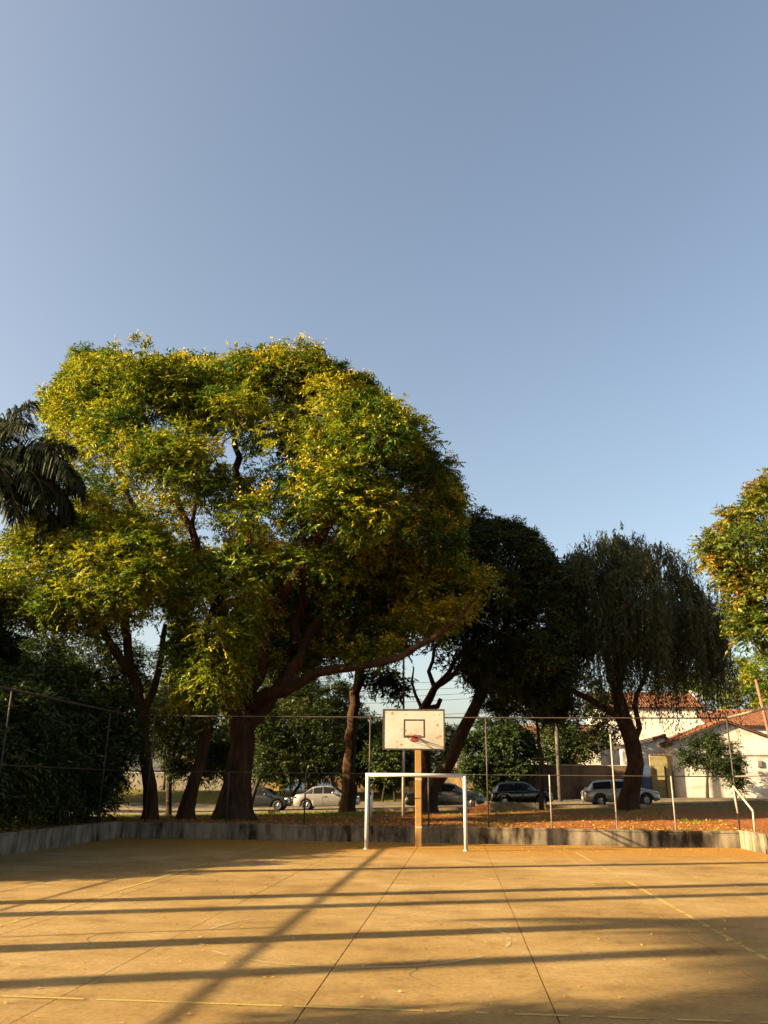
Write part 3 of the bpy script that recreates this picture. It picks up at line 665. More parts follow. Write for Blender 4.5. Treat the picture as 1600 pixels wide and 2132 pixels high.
    for sgn in (-1, 1):
        m = MB(); m.tube([(.425*Ln, sgn*(hw-.09), .70*k), (.47*Ln, sgn*(hw-.16), .68*k), (.487*Ln, sgn*(hw-.30), .655*k)], [.05, .085, .05], 8); m.build('headlight', 'lamp_clear', e, True)
        zt_ = .82*k if style == 'hatch' else .78*k
        m = MB(); m.tube([(-.462*Ln, sgn*(hw-.06), zt_-.08), (-.475*Ln, sgn*(hw-.08), zt_), (-.468*Ln, sgn*(hw-.09), zt_+.07)], [.03, .06, .03], 8); m.build('tail_light', 'lamp_red', e, True)
    MB().box(.470*Ln, .503*Ln, -.42, .42, .40, .50).build('grille', 'plastic', e)
    MB().box(-.505*Ln, -.49*Ln, -.26, .26, .42, .54).build('number_plate', 'pale_band', e)
    return e
car('dark green saloon half hidden behind the big trunk', 478, 609, 54.6, 1.42, 'paint_dark', 'saloon')
car('silver saloon parked behind a slim leaning trunk', 616, 749, 54.2, 1.44, 'paint_silver', 'saloon')
car('grey saloon parked behind the ochre hoop post', 846, 1009, 50.2, 1.44, 'paint_grey', 'saloon')
car('black hatchback parked behind the low kerb wall', 1023, 1150, 52.4, 1.42, 'paint_black', 'hatch')
car('champagne hatchback parked behind the pepper tree trunk', 1214, 1370, 50.0, 1.40, 'paint_champagne', 'hatch')

# ------------------------------------------------------------------ walls and houses across the street
def zt(x, y): return float(gz(np.array(float(x)), np.array(float(y))))
def yard_wall(label, px0, px1, Y, ptop, mat, cope='tiles_old', n_panel=0, zdrop=0.3, name='boundary_wall'):
    a, b = at(px0, ptop, Y), at(px1, ptop, Y); h = (a[2]+b[2])/2; z0 = min(zt(a[0], Y), zt(b[0], Y))-zdrop
    e = empty(name, (a[0], Y, z0), label, 'wall'); L = b[0]-a[0]; H = h-z0
    MB().box(0, L, 0, 0.18, 0, H-0.06).build('wall_face', mat, e)
    if cope:   # row of half-round coping tiles
        n = max(2, int(L/0.28)); pr = None
        me = None
        for i in range(n):
            if me is None:
                m = MB(); K = 6
                for s in (0, 1):
                    for j in range(K+1):
                        an = PI*j/K; m.v.append((0.13*math.cos(an), -0.06+s*0.32, 0.09*math.sin(an)+0.03))
                m.f = [(j, j+1, K+2+j, K+1+j) for j in range(K)]+[tuple(range(K+1))]
                c = m.build('coping_tile', cope, e); me = c.data
            else:
                c = bpy.data.objects.new('coping_tile', me); C.objects.link(c); c.parent = e
            c.location = (0.14+i*(L-0.28)/(n-1), 0, H-0.06)
    else: MB().box(-0.02, L+0.02, -0.03, 0.21, H-0.06, H).build('coping', 'pale_band', e)
    return e
def roof_plane(name, parent, mat, p00, p10, p01, p11, step=0.24):
    """tile rows running down the slope: p00-p10 eave, p01-p11 ridge"""
    p00, p10, p01, p11 = [np.array(p, float) for p in (p00, p10, p01, p11)]
    n = max(4, int(max(np.linalg.norm(p10-p00), np.linalg.norm(p11-p01))/step))*4; nr = max(3, int(np.linalg.norm(p01-p00)/0.42))
    nm = np.cross(p10-p00, p01-p00); nm /= np.linalg.norm(nm); nm = nm if nm[2] > 0 else -nm; m = MB()
    for r in range(nr):
        for hh, v in ((0.045, r/nr), (0.0, (r+1)/nr)):
            for i in range(n+1):
                u = i/n; p = p00*(1-u)*(1-v)+p10*u*(1-v)+p01*(1-u)*v+p11*u*v
                m.v.append(tuple(p+nm*(hh+0.045*abs(math.sin(PI*i/4)))))
    for r in range(2*nr-1):
        for i in range(n): m.f.append((r*(n+1)+i, r*(n+1)+i+1, (r+1)*(n+1)+i+1, (r+1)*(n+1)+i))
    rf = m.build(name, mat, parent)
    MB().add([p00-nm*.02, p10-nm*.02, p11-nm*.02, p01-nm*.02, p00-nm*.12, p10-nm*.12, p11-nm*.12, p01-nm*.12], [(0,1,2,3),(7,6,5,4),(0,4,5,1),(1,5,6,2),(2,6,7,3),(3,7,4,0)]).build('roof_board', 'timber', rf)
    return rf
def gable_house(label, apex, eave_l, eave_r, Y, depth, mat, tmat='tiles', over=0.5):
    """gable end faces the court; pixel positions of apex and both eaves"""
    A, l, r = at(*apex, Y), at(*eave_l, Y), at(*eave_r, Y); zg = 0.7; cx = A[0]
    e = empty('house', (cx, Y, zg), label, 'house'); o = np.array([cx, Y, zg])
    wl, wr = l[0]+over, r[0]-over
    zl = l[2]+(A[2]-l[2])*(over/(cx-l[0]))-.14; zr = r[2]+(A[2]-r[2])*(over/(r[0]-cx))-.14
    f = lambda x, y, z: np.array([x, y, z])-o
    D = depth; y0 = Y+over*0.8
    vs = [f(wl,y0,zg-.3), f(wr,y0,zg-.3), f(wr,y0,zr), f(cx,y0,A[2]-.14), f(wl,y0,zl), f(wl,y0+D,zg-.3), f(wr,y0+D,zg-.3), f(wr,y0+D,zr), f(cx,y0+D,A[2]-.14), f(wl,y0+D,zl)]
    MB().add(vs, [(0,1,2,3,4), (9,8,7,6,5), (0,4,9,5), (1,6,7,2)]).build('wall', mat, e)
    roof_plane('roof', e, tmat, f(l[0],Y+D+1,l[2]), f(l[0],Y,l[2]), f(cx,Y+D+1,A[2]), f(cx,Y,A[2]))
    roof_plane('roof', e, tmat, f(r[0],Y,r[2]), f(r[0],Y+D+1,r[2]), f(cx,Y,A[2]), f(cx,Y+D+1,A[2]))
    MB().tube([f(cx,Y-.02,A[2]+.03), f(cx,Y+D+1,A[2]+.03)], 0.11, 8).build('ridge_cap', tmat, e, True)
    return e
def long_house(label, px0, px1, Y, p_eave, p_ridge, depth, mat, tmat='tiles', over=0.4, win=()):
    """ridge runs across the view"""
    a, b = at(px0, p_eave, Y), at(px1, p_eave, Y); ze = (a[2]+b[2])/2; zr = at((px0+px1)/2, p_ridge, Y+depth/2)[2]; zg = 0.8
    e = empty('house', ((a[0]+b[0])/2, Y, zg), label, 'house'); o = np.array([(a[0]+b[0])/2, Y, zg]); f = lambda x, y, z: np.array([x, y, z])-o
    x0, x1 = a[0]+over, b[0]-over; y0, y1, ym = Y+over, Y+depth-over, Y+depth/2
    zw = ze+(zr-ze)*(over/(depth/2))-.14; zt_ = zr-.14
    vs = [f(x0,y0,zg-.3), f(x1,y0,zg-.3), f(x1,y0,zw), f(x0,y0,zw), f(x0,y1,zg-.3), f(x1,y1,zg-.3), f(x1,y1,zw), f(x0,y1,zw), f(x0,ym,zt_), f(x1,ym,zt_)]
    MB().add(vs, [(0,1,2,3), (5,4,7,6), (0,3,8,7,4), (1,5,6,9,2)]).build('wall', mat, e)
    roof_plane('roof', e, tmat, f(a[0],Y,ze), f(b[0],Y,ze), f(a[0],ym,zr), f(b[0],ym,zr))
    roof_plane('roof', e, tmat, f(b[0],Y+depth,ze), f(a[0],Y+depth,ze), f(b[0],ym,zr), f(a[0],ym,zr))
    MB().tube([f(a[0],ym,zr+.03), f(b[0],ym,zr+.03)], 0.1, 8).build('ridge_cap', tmat, e, True)
    for (wx0, wx1, wz0, wz1) in win:
        p, q = at(wx0, wz1, y0), at(wx1, wz0, y0)
        wn = MB().box(p[0]-o[0], q[0]-o[0], y0-o[1]-.02, y0-o[1]+.02, p[2]-o[2], q[2]-o[2]).build('window', 'glass', e)
        for (u0, u1, v0, v1) in ((-.06, 0, -.06, 1.06), (1, 1.06, -.06, 1.06), (0, 1, -.06, 0), (0, 1, 1, 1.06)):
            X0, X1, Z0, Z1 = p[0]-o[0], q[0]-o[0], p[2]-o[2], q[2]-o[2]
            MB().box(X0+(X1-X0)*u0, X0+(X1-X0)*u1, y0-o[1]-.04, y0-o[1]+.01, Z0+(Z1-Z0)*v0, Z0+(Z1-Z0)*v1).build('frame', 'timber', wn)
    return e
yard_wall('long white yard wall behind the small round tree', 1401, 1760, 63.0, 1573, 'white_wall')
MB_ = None
yard_wall('short cream yard wall beside the blue gate', 1352, 1399, 63.05, 1571, 'gate_yellow')
def gate(label, px0, px1, Y, ptop, mat, bars):
    a, b = at(px0, ptop, Y), at(px1, ptop, Y); z0 = zt(a[0], Y); e = empty('street_gate', (a[0], Y, z0), label, 'gate'); L = b[0]-a[0]; H = a[2]-z0
    MB().box(0, L, 0, .05, 0.05, H*.86).build('gate_leaf', mat, e)
    for i in range(bars):
        x = 0.05+i*(L-.1)/(bars-1); MB().tube([(x, .025, H*.86), (x, .025, H)], [.02, .008], 5).build('spike', mat, e)
    for x in (0, L): MB().box(x-.05, x+.05, -.02, .09, 0, H*.9).build('gate_post', 'timber', e)
gate('dark blue street gate right of the pepper tree trunk', 1333, 1353, 62.9, 1588, 'gate_blue', 6)
gate('cream barred gate next to the white yard wall', 1384, 1399, 62.85, 1588, 'gate_yellow', 5)
yard_wall('dull brown yard wall behind the black and champagne cars', 1012, 1334, 62.0, 1592, 'brown_wall', None)
yard_wall('small red wall end beside the pepper trunk', 1303, 1327, 61.7, 1533, 'pink_wall', None)
yard_wall('white yard wall with shade in its colour behind the trunks on the left', 262, 552, 72.0, 1609, 'white_wall_shaded', None)
yard_wall('sunlit ochre yard wall beyond the silver saloon', 553, 1010, 74.0, 1618, 'ochre_wall', None)
long_house('big white house with high tiled roof behind the pepper tree', 1240, 1470, 78.0, 1473, 1444, 8.0, 'white_wall', over=0.25)
a = at(1466, 1474, 78.0); b = at(1493, 1490, 78)
m = MB(); zg = 0.6; pk = at(1479, 1436, 82)[2]; xa, xb = a[0]+0.02, b[0]
m.add([(xa,78.2,zg),(xb,78.2,zg),(xb,86,zg),(xa,86,zg),(xa,78.2,a[2]-.05),(xb,78.2,a[2]-.55),(xb,86,a[2]-.55),(xa,86,a[2]-.05),(xa,82,pk),(xb,82,pk-.55)],
      [(0,1,5,4),(1,2,6,9,5),(2,3,7,6),(3,0,4,8,7),(4,5,9,8),(8,9,6,7)])
ann = m.build('side_annex', 'white_wall'); tag(ann, 'narrow grey white annex on the right of the big white house', 'building')
long_house('orange tiled house rising behind the gabled white house', 1476, 1790, 74.5, 1512, 1480, 9.0, 'white_wall', over=0.3)
gable_house('white gabled house with orange roof behind the yard wall', (1512, 1499), (1389, 1546), (1640, 1546), 66.0, 7.0, 'white_wall')
gable_house('low white outhouse with small tiled roof beside the gabled house', (1385, 1531), (1300, 1552), (1404, 1553), 68.5, 3.0, 'white_wall', over=0.2)
long_house('pale house with brown roof left of the pepper tree', 1085, 1260, 72.0, 1537, 1512, 8.0, 'white_wall', 'tiles_old', win=((1175, 1190, 1560, 1545),))
long_house('house with grey sheet roof behind the leaning trunk', 920, 1006, 76.0, 1600, 1578, 7.0, 'brown_wall', 'metal_roof')
long_house('small white house with red roof behind the left yard wall', 352, 408, 84.0, 1606, 1578, 7.0, 'white_wall', win=((372, 384, 1625, 1612),))
gate('blue panel standing in for a distant blue shape at the sunlit ochre wall', 592, 640, 73.9, 1622, 'gate_blue', 8)  # gate-shaped stand-ins for distant blue shapes of unknown kind
gate('wide blue panel standing in for a distant blue shape behind the silver saloon', 655, 695, 73.9, 1624, 'gate_blue', 8)
a = at(1582, 1590, 62.95)
e = empty('meter_box', (a[0], 62.98, a[2]), 'small grey meter box on the white yard wall at the right', 'meter box')
MB().box(-.17, .17, -.1, .015, -.22, .22).build('case', 'fence_pipe', e, bevel=.015); MB().box(-.13, .13, -.112, -.1, -.17, .17).build('cover', 'metal_roof', e)
# low kerb wall in front of the black car
a, b = at(1016, 1670, 46.6), at(1137, 1672, 46.6); z0 = zt(a[0], 46.6)
e = empty('kerb_wall', (a[0], 46.6, z0-.2), 'low pale concrete kerb wall in front of the black hatchback', 'wall')
for i in range(6):
    L = (b[0]-a[0])/6; MB().box(i*L+.008, (i+1)*L-.008, 0, .3, 0, a[2]-z0+.2+random.Random(i).uniform(-.015, .015)).build('concrete_block', 'kerb', e, bevel=.015)
a, b = at(973, 1675, 42.0), at(1017, 1675, 42.0); z0 = zt(a[0], 42.0)
e = empty('brick_planter', (a[0], 42.0, z0-.1), 'broken orange brick planter left of the pale kerb wall', 'planter')
L = b[0]-a[0]; nb = 5
for row in range(4):
    for i in range(nb):
        if row == 3 and i < 2: continue
        w_ = L/nb; ox = w_*0.5*(row % 2)
        MB().box(i*w_+ox+.008, (i+1)*w_+ox-.008, random.Random(i+row*9).uniform(-.01, .01), .22, row*.13+.006, (row+1)*.13-.006).build('brick', 'brick_orange', e)

# ------------------------------------------------------------------ poles and cables
def utility_pole(label, px, pt, pb, Y, mat, lean=0.0, arm=True, r=0.13):
    t = at(px, pt, Y); z0 = zt(t[0], Y); e = empty('utility_pole', (t[0]-lean, Y, z0), label, 'pole'); H = t[2]-z0
    MB().tube([(lean*-0.0, 0, -.2), (lean*.5, 0, H*.5), (lean, 0, H)], [r*1.25, r*1.1, r*.85], 10).build('shaft', mat, e, True)
    if arm:
        for zz in (H-.25, H-1.0): MB().box(lean-1.0, lean+1.0, -.16, -.06, zz-.05, zz+.05).build('cross_arm', 'timber', e)
        for x in (-.85, -.3, .3, .85): MB().tube([(lean+x, -.11, H-.2), (lean+x, -.11, H-.05)], [.04, .03], 6).build('insulator', 'pale_band', e)
    return e
utility_pole('dark utility pole left of the pepper tree', 1152, 1385, 1668, 58.6, 'pole_concrete')
utility_pole('reddish leaning utility pole in front of the gabled house', 1574, 1415, 1575, 62.2, 'pole_red', -0.9, False, 0.11)
p1 = at(841, 1378, 36.0); z0 = zt(p1[0], 36.0)
e = empty('lamp_pole', (p1[0], 36.0, z0), 'slim tall lamp pole rising behind the backboard', 'lamp pole'); H = p1[2]-z0
MB().tube([(0, 0, -.1), (0, 0, H*.55)], .062, 10).build('lower_shaft', 'pale_band', e, True)
MB().tube([(0, 0, H*.55), (0, 0, H+.6)], [.048, .04], 10).build('upper_shaft', 'fence_dark', e, True)
MB().tube([(0, 0, H+.6), (.1, -.3, H+.8), (.2, -1.1, H+.85)], [.04, .03, .03], 8).build('lamp_arm', 'fence_dark', e, True)
MB().add([(.1,-1.0,H+.78),(.32,-1.0,H+.78),(.32,-1.5,H+.78),(.1,-1.5,H+.78),(.14,-1.05,H+.9),(.28,-1.05,H+.9),(.28,-1.45,H+.9),(.14,-1.45,H+.9)], [(0,3,2,1),(4,5,6,7),(0,1,5,4),(1,2,6,5),(2,3,7,6),(3,0,4,7)]).build('lamp_head', 'fence_pipe', e)
ordn = ['topmost', 'second', 'third', 'fourth', 'lowest']
for i, (pl, pr) in enumerate(((1408, 1402), (1420, 1418), (1434, 1430), (1446, 1441), (1478, 1470))):
    a, b = at(300, pl+14, 58.5), at(1152, pr, 58.5); m = MB(); pts = []
    for k in range(31):
        t = k/30; p = a+(b-a)*t*1.0; p = p+np.array([0, 0, -1.0*4*t*(1-t)*0.5]); pts.append(p)
    pts += [b+(at(1900, pr-60, 62)-b)*t-np.array([0, 0, 2.0*t*(1-t)]) for t in np.linspace(0.05, 1, 15)]
    tag(m.tube(pts, 0.013, 4).build('power_cable', 'plastic'), '%s of the thin power cables seen through the gap beside the backboard' % ordn[i], 'cable', 'power cables')

# ------------------------------------------------------------------ trees
def limb(*pts): return [(at(px, py, Y), r) for px, py, Y, r in pts]
def based(l, px=None):
    (p, r) = l[0]; p = p.copy(); p[2] = zt(p[0], p[1])-0.1; return [(p, r*1.5)]+[(p+np.array([0, 0, .45]), r*1.12)]+l[1:]
rng = np.random.default_rng(21)
# main flowering tree
poly = [(125, 870), (138, 815), (170, 775), (210, 760), (300, 775), (375, 760), (470, 775), (590, 752), (660, 758), (735, 803), (815, 870), (850, 930), (905, 990), (945, 1050), (935, 1130), (925, 1200),
        (870, 1270), (790, 1320), (700, 1350), (600, 1370), (520, 1380), (440, 1420), (385, 1400), (360, 1290), (300, 1200), (220, 1120), (165, 1040), (120, 950)]
holes = [(500, 960, 55, 60, .10), (560, 1040, 40, 50, .2), (375, 880, 35, 45, .3), (215, 985, 45, 45, .25), (440, 1110, 60, 70, .35), (480, 1300, 150, 110, .22), (640, 1290, 100, 70, .25), (330, 1150, 70, 70, .35), (620, 1180, 90, 70, .4), (800, 1250, 110, 60, .35), (860, 1270, 60, 40, .5), (330, 1020, 60, 40, .5)]
cp = sample_outline(rng, poly, 290, 34.0, 6.5, holes, 0.5, 0.15, relief=165, gap=.75)
back = sample_outline(rng, poly, 170, 38.5, 1.8, [(500, 960, 30, 30, .1), (215, 985, 30, 30, .1), (430, 1120, 40, 30, .2), (560, 1050, 20, 30, .1)], ragged=0, gap=0); back[:, 3] = np.minimum(back[:, 3], .55)
cp = np.concatenate([cp, back])
cp = np.concatenate([cp, sample_outline(rng, [(560, 1150), (960, 1150), (975, 1280), (900, 1310), (760, 1360), (640, 1385), (560, 1390)], 120, 38.0, 2.5, [(700, 1250, 50, 30, .3), (850, 1290, 50, 25, .3), (600, 1330, 40, 40, .4)]),
                     sample_outline(rng, [(350, 1160), (560, 1140), (570, 1380), (480, 1400), (400, 1380)], 45, 34.5, 3.0, [(420, 1260, 40, 40, .4), (520, 1200, 30, 40, .3)])])
tuft = []
for k in range(120):
    i = rng.integers(0, 17); a_, b_ = np.array(poly[i]), np.array(poly[i+1]); q_ = a_+(b_-a_)*rng.random()+rng.normal(size=2)*9
    tuft.append((*at(q_[0], q_[1], 34+rng.normal()*1.6), -0.1+0.25*rng.random()))
cp = np.concatenate([cp, np.array(tuft)])
clumps = [(*at(px_+rng.normal()*14, py_+rng.normal()*14, 33.0+rng.normal()*.8), .2) for px_, py_ in ((905, 1300), (935, 1290), (950, 1265), (970, 1270), (985, 1245), (1000, 1225), (960, 1225), (930, 1240), (880, 1305), (850, 1325), (800, 1345), (770, 1350), (720, 1370), (690, 1375), (985, 1210), (940, 1205))]
for (cx_, cy_, sx_, sy_, Yc, n) in ((760, 900, 90, 55, 28.3, 26), (690, 985, 55, 70, 28.5, 16), (760, 1060, 50, 45, 28.6, 12), (345, 950, 75, 22, 28.2, 14), (190, 800, 55, 45, 31, 14), (330, 800, 80, 45, 30, 18), (510, 850, 45, 14, 29.5, 6), (560, 770, 110, 30, 32, 18), (230, 900, 60, 30, 29.5, 10), (880, 960, 25, 50, 31, 6), (440, 800, 60, 25, 32.5, 12), (420, 850, 60, 20, 31, 8)):
    for _ in range(n):
        g = rng.normal(size=2)*0.55; clumps.append((*at(cx_+g[0]*sx_, cy_+g[1]*sy_, Yc+rng.normal()*0.5), 0.75))
cp = np.concatenate([cp, np.array(clumps)])
trunks = [based(limb((487, 1700, 32, .60), (495, 1630, 32, .48), (500, 1590, 32, .44), (505, 1520, 32, .42), (500, 1470, 32.2, .36))),
          limb((500, 1470, 32.2, .4), (480, 1420, 31.6, .30), (482, 1350, 31.2, .24), (440, 1230, 31, .2), (400, 1100, 31, .14), (330, 950, 31, .09)),
          limb((500, 1470, 32.2, .4), (545, 1380, 32.5, .27), (560, 1280, 32.8, .22), (530, 1150, 33, .24), (500, 1010, 33.4, .18), (480, 880, 33.5, .1)),
          limb((500, 1470, 32.2, .4), (590, 1440, 31.6, .24), (660, 1400, 31.2, .18), (760, 1385, 31, .15), (830, 1370, 31, .13), (900, 1330, 31.3, .11), (955, 1290, 31.6, .07), (1000, 1235, 32, .03)),
          limb((503, 1545, 32, .4), (556, 1470, 32.8, .27), (596, 1390, 33.4, .23), (625, 1270, 34, .17), (650, 1130, 34.5, .1)),
          limb((503, 1545, 32, .4), (462, 1470, 32.6, .24), (450, 1390, 33, .2), (470, 1270, 33.6, .15), (440, 1150, 34, .1)),
          limb((560, 1280, 32.8, .26), (640, 1160, 32, .2), (700, 1050, 31, .15), (760, 960, 30, .09)),
          limb((500, 1470, 32.2, .4), (430, 1400, 33.5, .20), (360, 1260, 34, .16), (290, 1080, 34, .13), (240, 950, 33.5, .12), (200, 850, 33, .07)),
          limb((590, 1440, 31.6, .3), (640, 1330, 33.6, .22), (720, 1230, 34.5, .17), (820, 1130, 35, .11))]
tree('flowering_tree', 'huge yellow flowering tree dominating the park', 'tree', 31, trunks, cp, 'leaf_main', twigs=46, per=13, L=0.20, W=0.064, rmin=.28, rmax=0.9, flowers=.42, tint=.46, tv=.58, bf=.3, sub=2, r_tip=.011)
# tall slim tree at its left
poly = [(0, 1200), (30, 1130), (70, 1090), (150, 1075), (240, 1080), (320, 1110), (345, 1190), (310, 1250), (240, 1270), (200, 1320), (130, 1290), (70, 1300), (0, 1260), (-60, 1230)]
cp = sample_outline(rng, poly, 130, 28.6, 2.6, [(200, 1270, 60, 30, .4)], .6, .15)
tree('slim_tree', 'yellow leaved slim tree with tall bare trunk left of the huge tree', 'tree', 32,
     [based(limb((312, 1700, 30.5, .24), (306, 1600, 30.4, .21), (298, 1500, 30.2, .19), (272, 1400, 30, .17), (260, 1300, 29.6, .17), (262, 1230, 29.3, .13), (290, 1150, 29, .08))),
      limb((272, 1400, 30, .2), (225, 1330, 29.5, .12), (170, 1250, 29, .09), (110, 1180, 28.6, .06)), limb((298, 1500, 30.2, .2), (330, 1400, 30.6, .13), (345, 1300, 30.5, .09))],
     cp, 'leaf_yellow', twigs=46, per=13, L=.17, W=.058, rmin=.3, rmax=.75, tint=.55, tv=.4)
# middle leaning tree
poly = [(365, 1250), (420, 1190), (500, 1180), (545, 1250), (520, 1350), (470, 1400), (440, 1470), (395, 1450), (370, 1360)]
cp = sample_outline(rng, poly, 70, 29.6, 1.8, (), .6, .1)
tree('leaning_tree', 'leaning tree with drooping sunlit leaves between slim and huge trunks', 'tree', 33,
     [based(limb((387, 1700, 31, .24), (400, 1640, 31, .20), (416, 1590, 31, .17), (437, 1450, 30.6, .17), (425, 1330, 30.2, .12), (450, 1230, 30, .07)))], cp, 'leaf_yellow', twigs=34, per=13, L=.18, W=.06, rmin=.28, rmax=.6, tint=.5, tv=.4, droop=.5)
# dark foliage tree under the big crown
poly = [(575, 1190), (700, 1150), (820, 1140), (930, 1180), (965, 1260), (900, 1310), (800, 1340), (690, 1360), (590, 1340)]
cp = sample_outline(rng, poly, 150, 43.0, 4.0, [(860, 1290, 60, 40, .3), (690, 1280, 60, 40, .5)], .7)
ex = np.array([at(px, py, 44.5) for px, py in ((770, 1415), (800, 1400), (830, 1420), (815, 1435), (840, 1445), (785, 1430))])
cp2 = np.column_stack([ex, np.full(len(ex), .12)])
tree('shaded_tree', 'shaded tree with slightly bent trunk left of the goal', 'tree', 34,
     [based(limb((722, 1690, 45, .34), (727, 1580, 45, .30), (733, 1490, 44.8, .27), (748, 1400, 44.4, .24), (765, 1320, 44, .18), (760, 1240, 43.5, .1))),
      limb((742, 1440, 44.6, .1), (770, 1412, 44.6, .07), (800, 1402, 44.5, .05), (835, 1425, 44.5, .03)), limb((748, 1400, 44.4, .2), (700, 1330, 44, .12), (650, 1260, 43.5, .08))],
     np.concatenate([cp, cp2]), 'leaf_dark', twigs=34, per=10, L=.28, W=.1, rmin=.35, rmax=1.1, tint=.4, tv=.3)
# dark tree right of the hoop
poly = [(960, 1165), (985, 1115), (1005, 1090), (1055, 1092), (1095, 1112), (1125, 1140), (1140, 1185), (1165, 1215), (1185, 1300), (1178, 1400), (1140, 1455), (1070, 1440), (1015, 1430), (985, 1390), (960, 1320), (945, 1240)]
cp = sample_outline(rng, poly, 260, 41.0, 4.2, [(1120, 1290, 40, 25, .3), (1150, 1360, 25, 40, .4), (990, 1330, 30, 30, .4)], .6, .1)
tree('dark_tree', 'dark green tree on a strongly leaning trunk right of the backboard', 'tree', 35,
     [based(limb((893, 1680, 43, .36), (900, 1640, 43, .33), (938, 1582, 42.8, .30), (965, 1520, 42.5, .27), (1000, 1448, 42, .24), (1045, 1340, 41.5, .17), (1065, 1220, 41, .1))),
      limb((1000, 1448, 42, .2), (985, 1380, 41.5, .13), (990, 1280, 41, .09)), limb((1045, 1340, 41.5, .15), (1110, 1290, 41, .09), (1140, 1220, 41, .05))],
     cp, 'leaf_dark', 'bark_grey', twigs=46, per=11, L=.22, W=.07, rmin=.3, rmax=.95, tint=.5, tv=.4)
# twisted bare-branched tree behind the backboard
cp = sample_outline(rng, [(890, 1330), (960, 1290), (1010, 1320), (1000, 1400), (950, 1400), (905, 1380)], 26, 45.5, 2.0, ())
tree('twisted_tree', 'twisted sparse tree forking just above the backboard', 'tree', 36,
     [based(limb((880, 1680, 46, .30), (886, 1560, 46, .28), (880, 1478, 46, .26), (905, 1432, 46, .2), (935, 1400, 46, .14), (960, 1360, 45.8, .09), (985, 1330, 45.5, .05))),
      limb((880, 1478, 46, .2), (866, 1448, 46, .09), (858, 1420, 46, .07), (862, 1390, 46, .04)), limb((886, 1500, 46, .2), (912, 1470, 45.6, .15), (918, 1455, 45.5, .12)),
      limb((905, 1432, 46, .2), (893, 1398, 46.2, .11), (905, 1350, 46, .08), (935, 1310, 46, .05)), limb((905, 1432, 46, .16), (940, 1410, 45.7, .12), (975, 1365, 45.6, .07))],
     cp, 'leaf_dark', twigs=14, per=8, L=.26, W=.09, rmin=.35, rmax=.6, tint=.5, tv=.4)
# round dark bush tree
poly = [(968, 1560), (985, 1525), (1020, 1505), (1065, 1510), (1095, 1535), (1112, 1580), (1105, 1630), (1060, 1650), (1000, 1645), (970, 1610)]
cp = sample_outline(rng, poly, 100, 60.0, 2.4, (), .5, .1)
tree('bushy_tree', 'dense dark round bushy tree just behind the black hatchback', 'tree', 37, [based(limb((1040, 1660, 60, .14), (1040, 1620, 60, .12), (1042, 1560, 60, .08)))], cp, 'leaf_dark', twigs=44, per=9, L=.2, W=.1, rmin=.35, rmax=.7, tint=.35, tv=.3)
# small round tree on the far pavement
poly = [(1410, 1585), (1440, 1552), (1480, 1540), (1510, 1550), (1535, 1575), (1540, 1615), (1540, 1640), (1518, 1622), (1490, 1598), (1465, 1594), (1430, 1594)]
cp = sample_outline(rng, poly, 60, 60.0, 1.3, (), .6, gap=.3)
tree('small_tree', 'small dark round topped tree in front of the white yard wall', 'tree', 38, [based(limb((1474, 1660, 59.2, .10), (1473, 1625, 59.3, .085), (1475, 1600, 59.6, .06), (1480, 1570, 60, .04))), limb((1474, 1610, 59.5, .05), (1500, 1602, 59.7, .04), (1520, 1610, 60, .03)), limb((1474, 1610, 59.5, .05), (1452, 1600, 59.7, .04), (1435, 1590, 60, .03))],
     cp, 'leaf_dark', 'bark_grey', twigs=22, per=9, L=.16, W=.09, rmin=.2, rmax=.42, tint=.3, tv=.25)
# right edge tree
poly = [(1625, 1015), (1580, 1035), (1550, 1065), (1520, 1100), (1500, 1140), (1500, 1170), (1525, 1200), (1555, 1240), (1548, 1280), (1570, 1320), (1600, 1325), (1650, 1330), (1760, 1300), (1830, 1200), (1820, 1080), (1720, 985)]
cp = sample_outline(rng, poly, 130, 27.5, 2.8, [(1590, 1260, 40, 30, .2), (1560, 1150, 25, 20, .4)], .6, .15, relief=110, gap=.85, ragged=.25)
b0 = at(1730, 1740, 28.5)
tree('broadleaf_tree', 'sunlit green and rust tree leaning in at the right edge', 'tree', 39, [based(limb((1745, 1730, 28.5, .26), (1725, 1500, 28.3, .2), (1700, 1300, 28, .15), (1680, 1150, 27.8, .09))), limb((1700, 1300, 28, .13), (1620, 1200, 27.4, .08), (1540, 1130, 27, .05)), limb((1725, 1500, 28.3, .15), (1640, 1330, 27.5, .09), (1570, 1290, 27, .05))],
     cp, 'leaf_red', 'bark_grey', twigs=40, per=11, L=.16, W=.07, rmin=.22, rmax=.52, tint=.42, tv=.48)
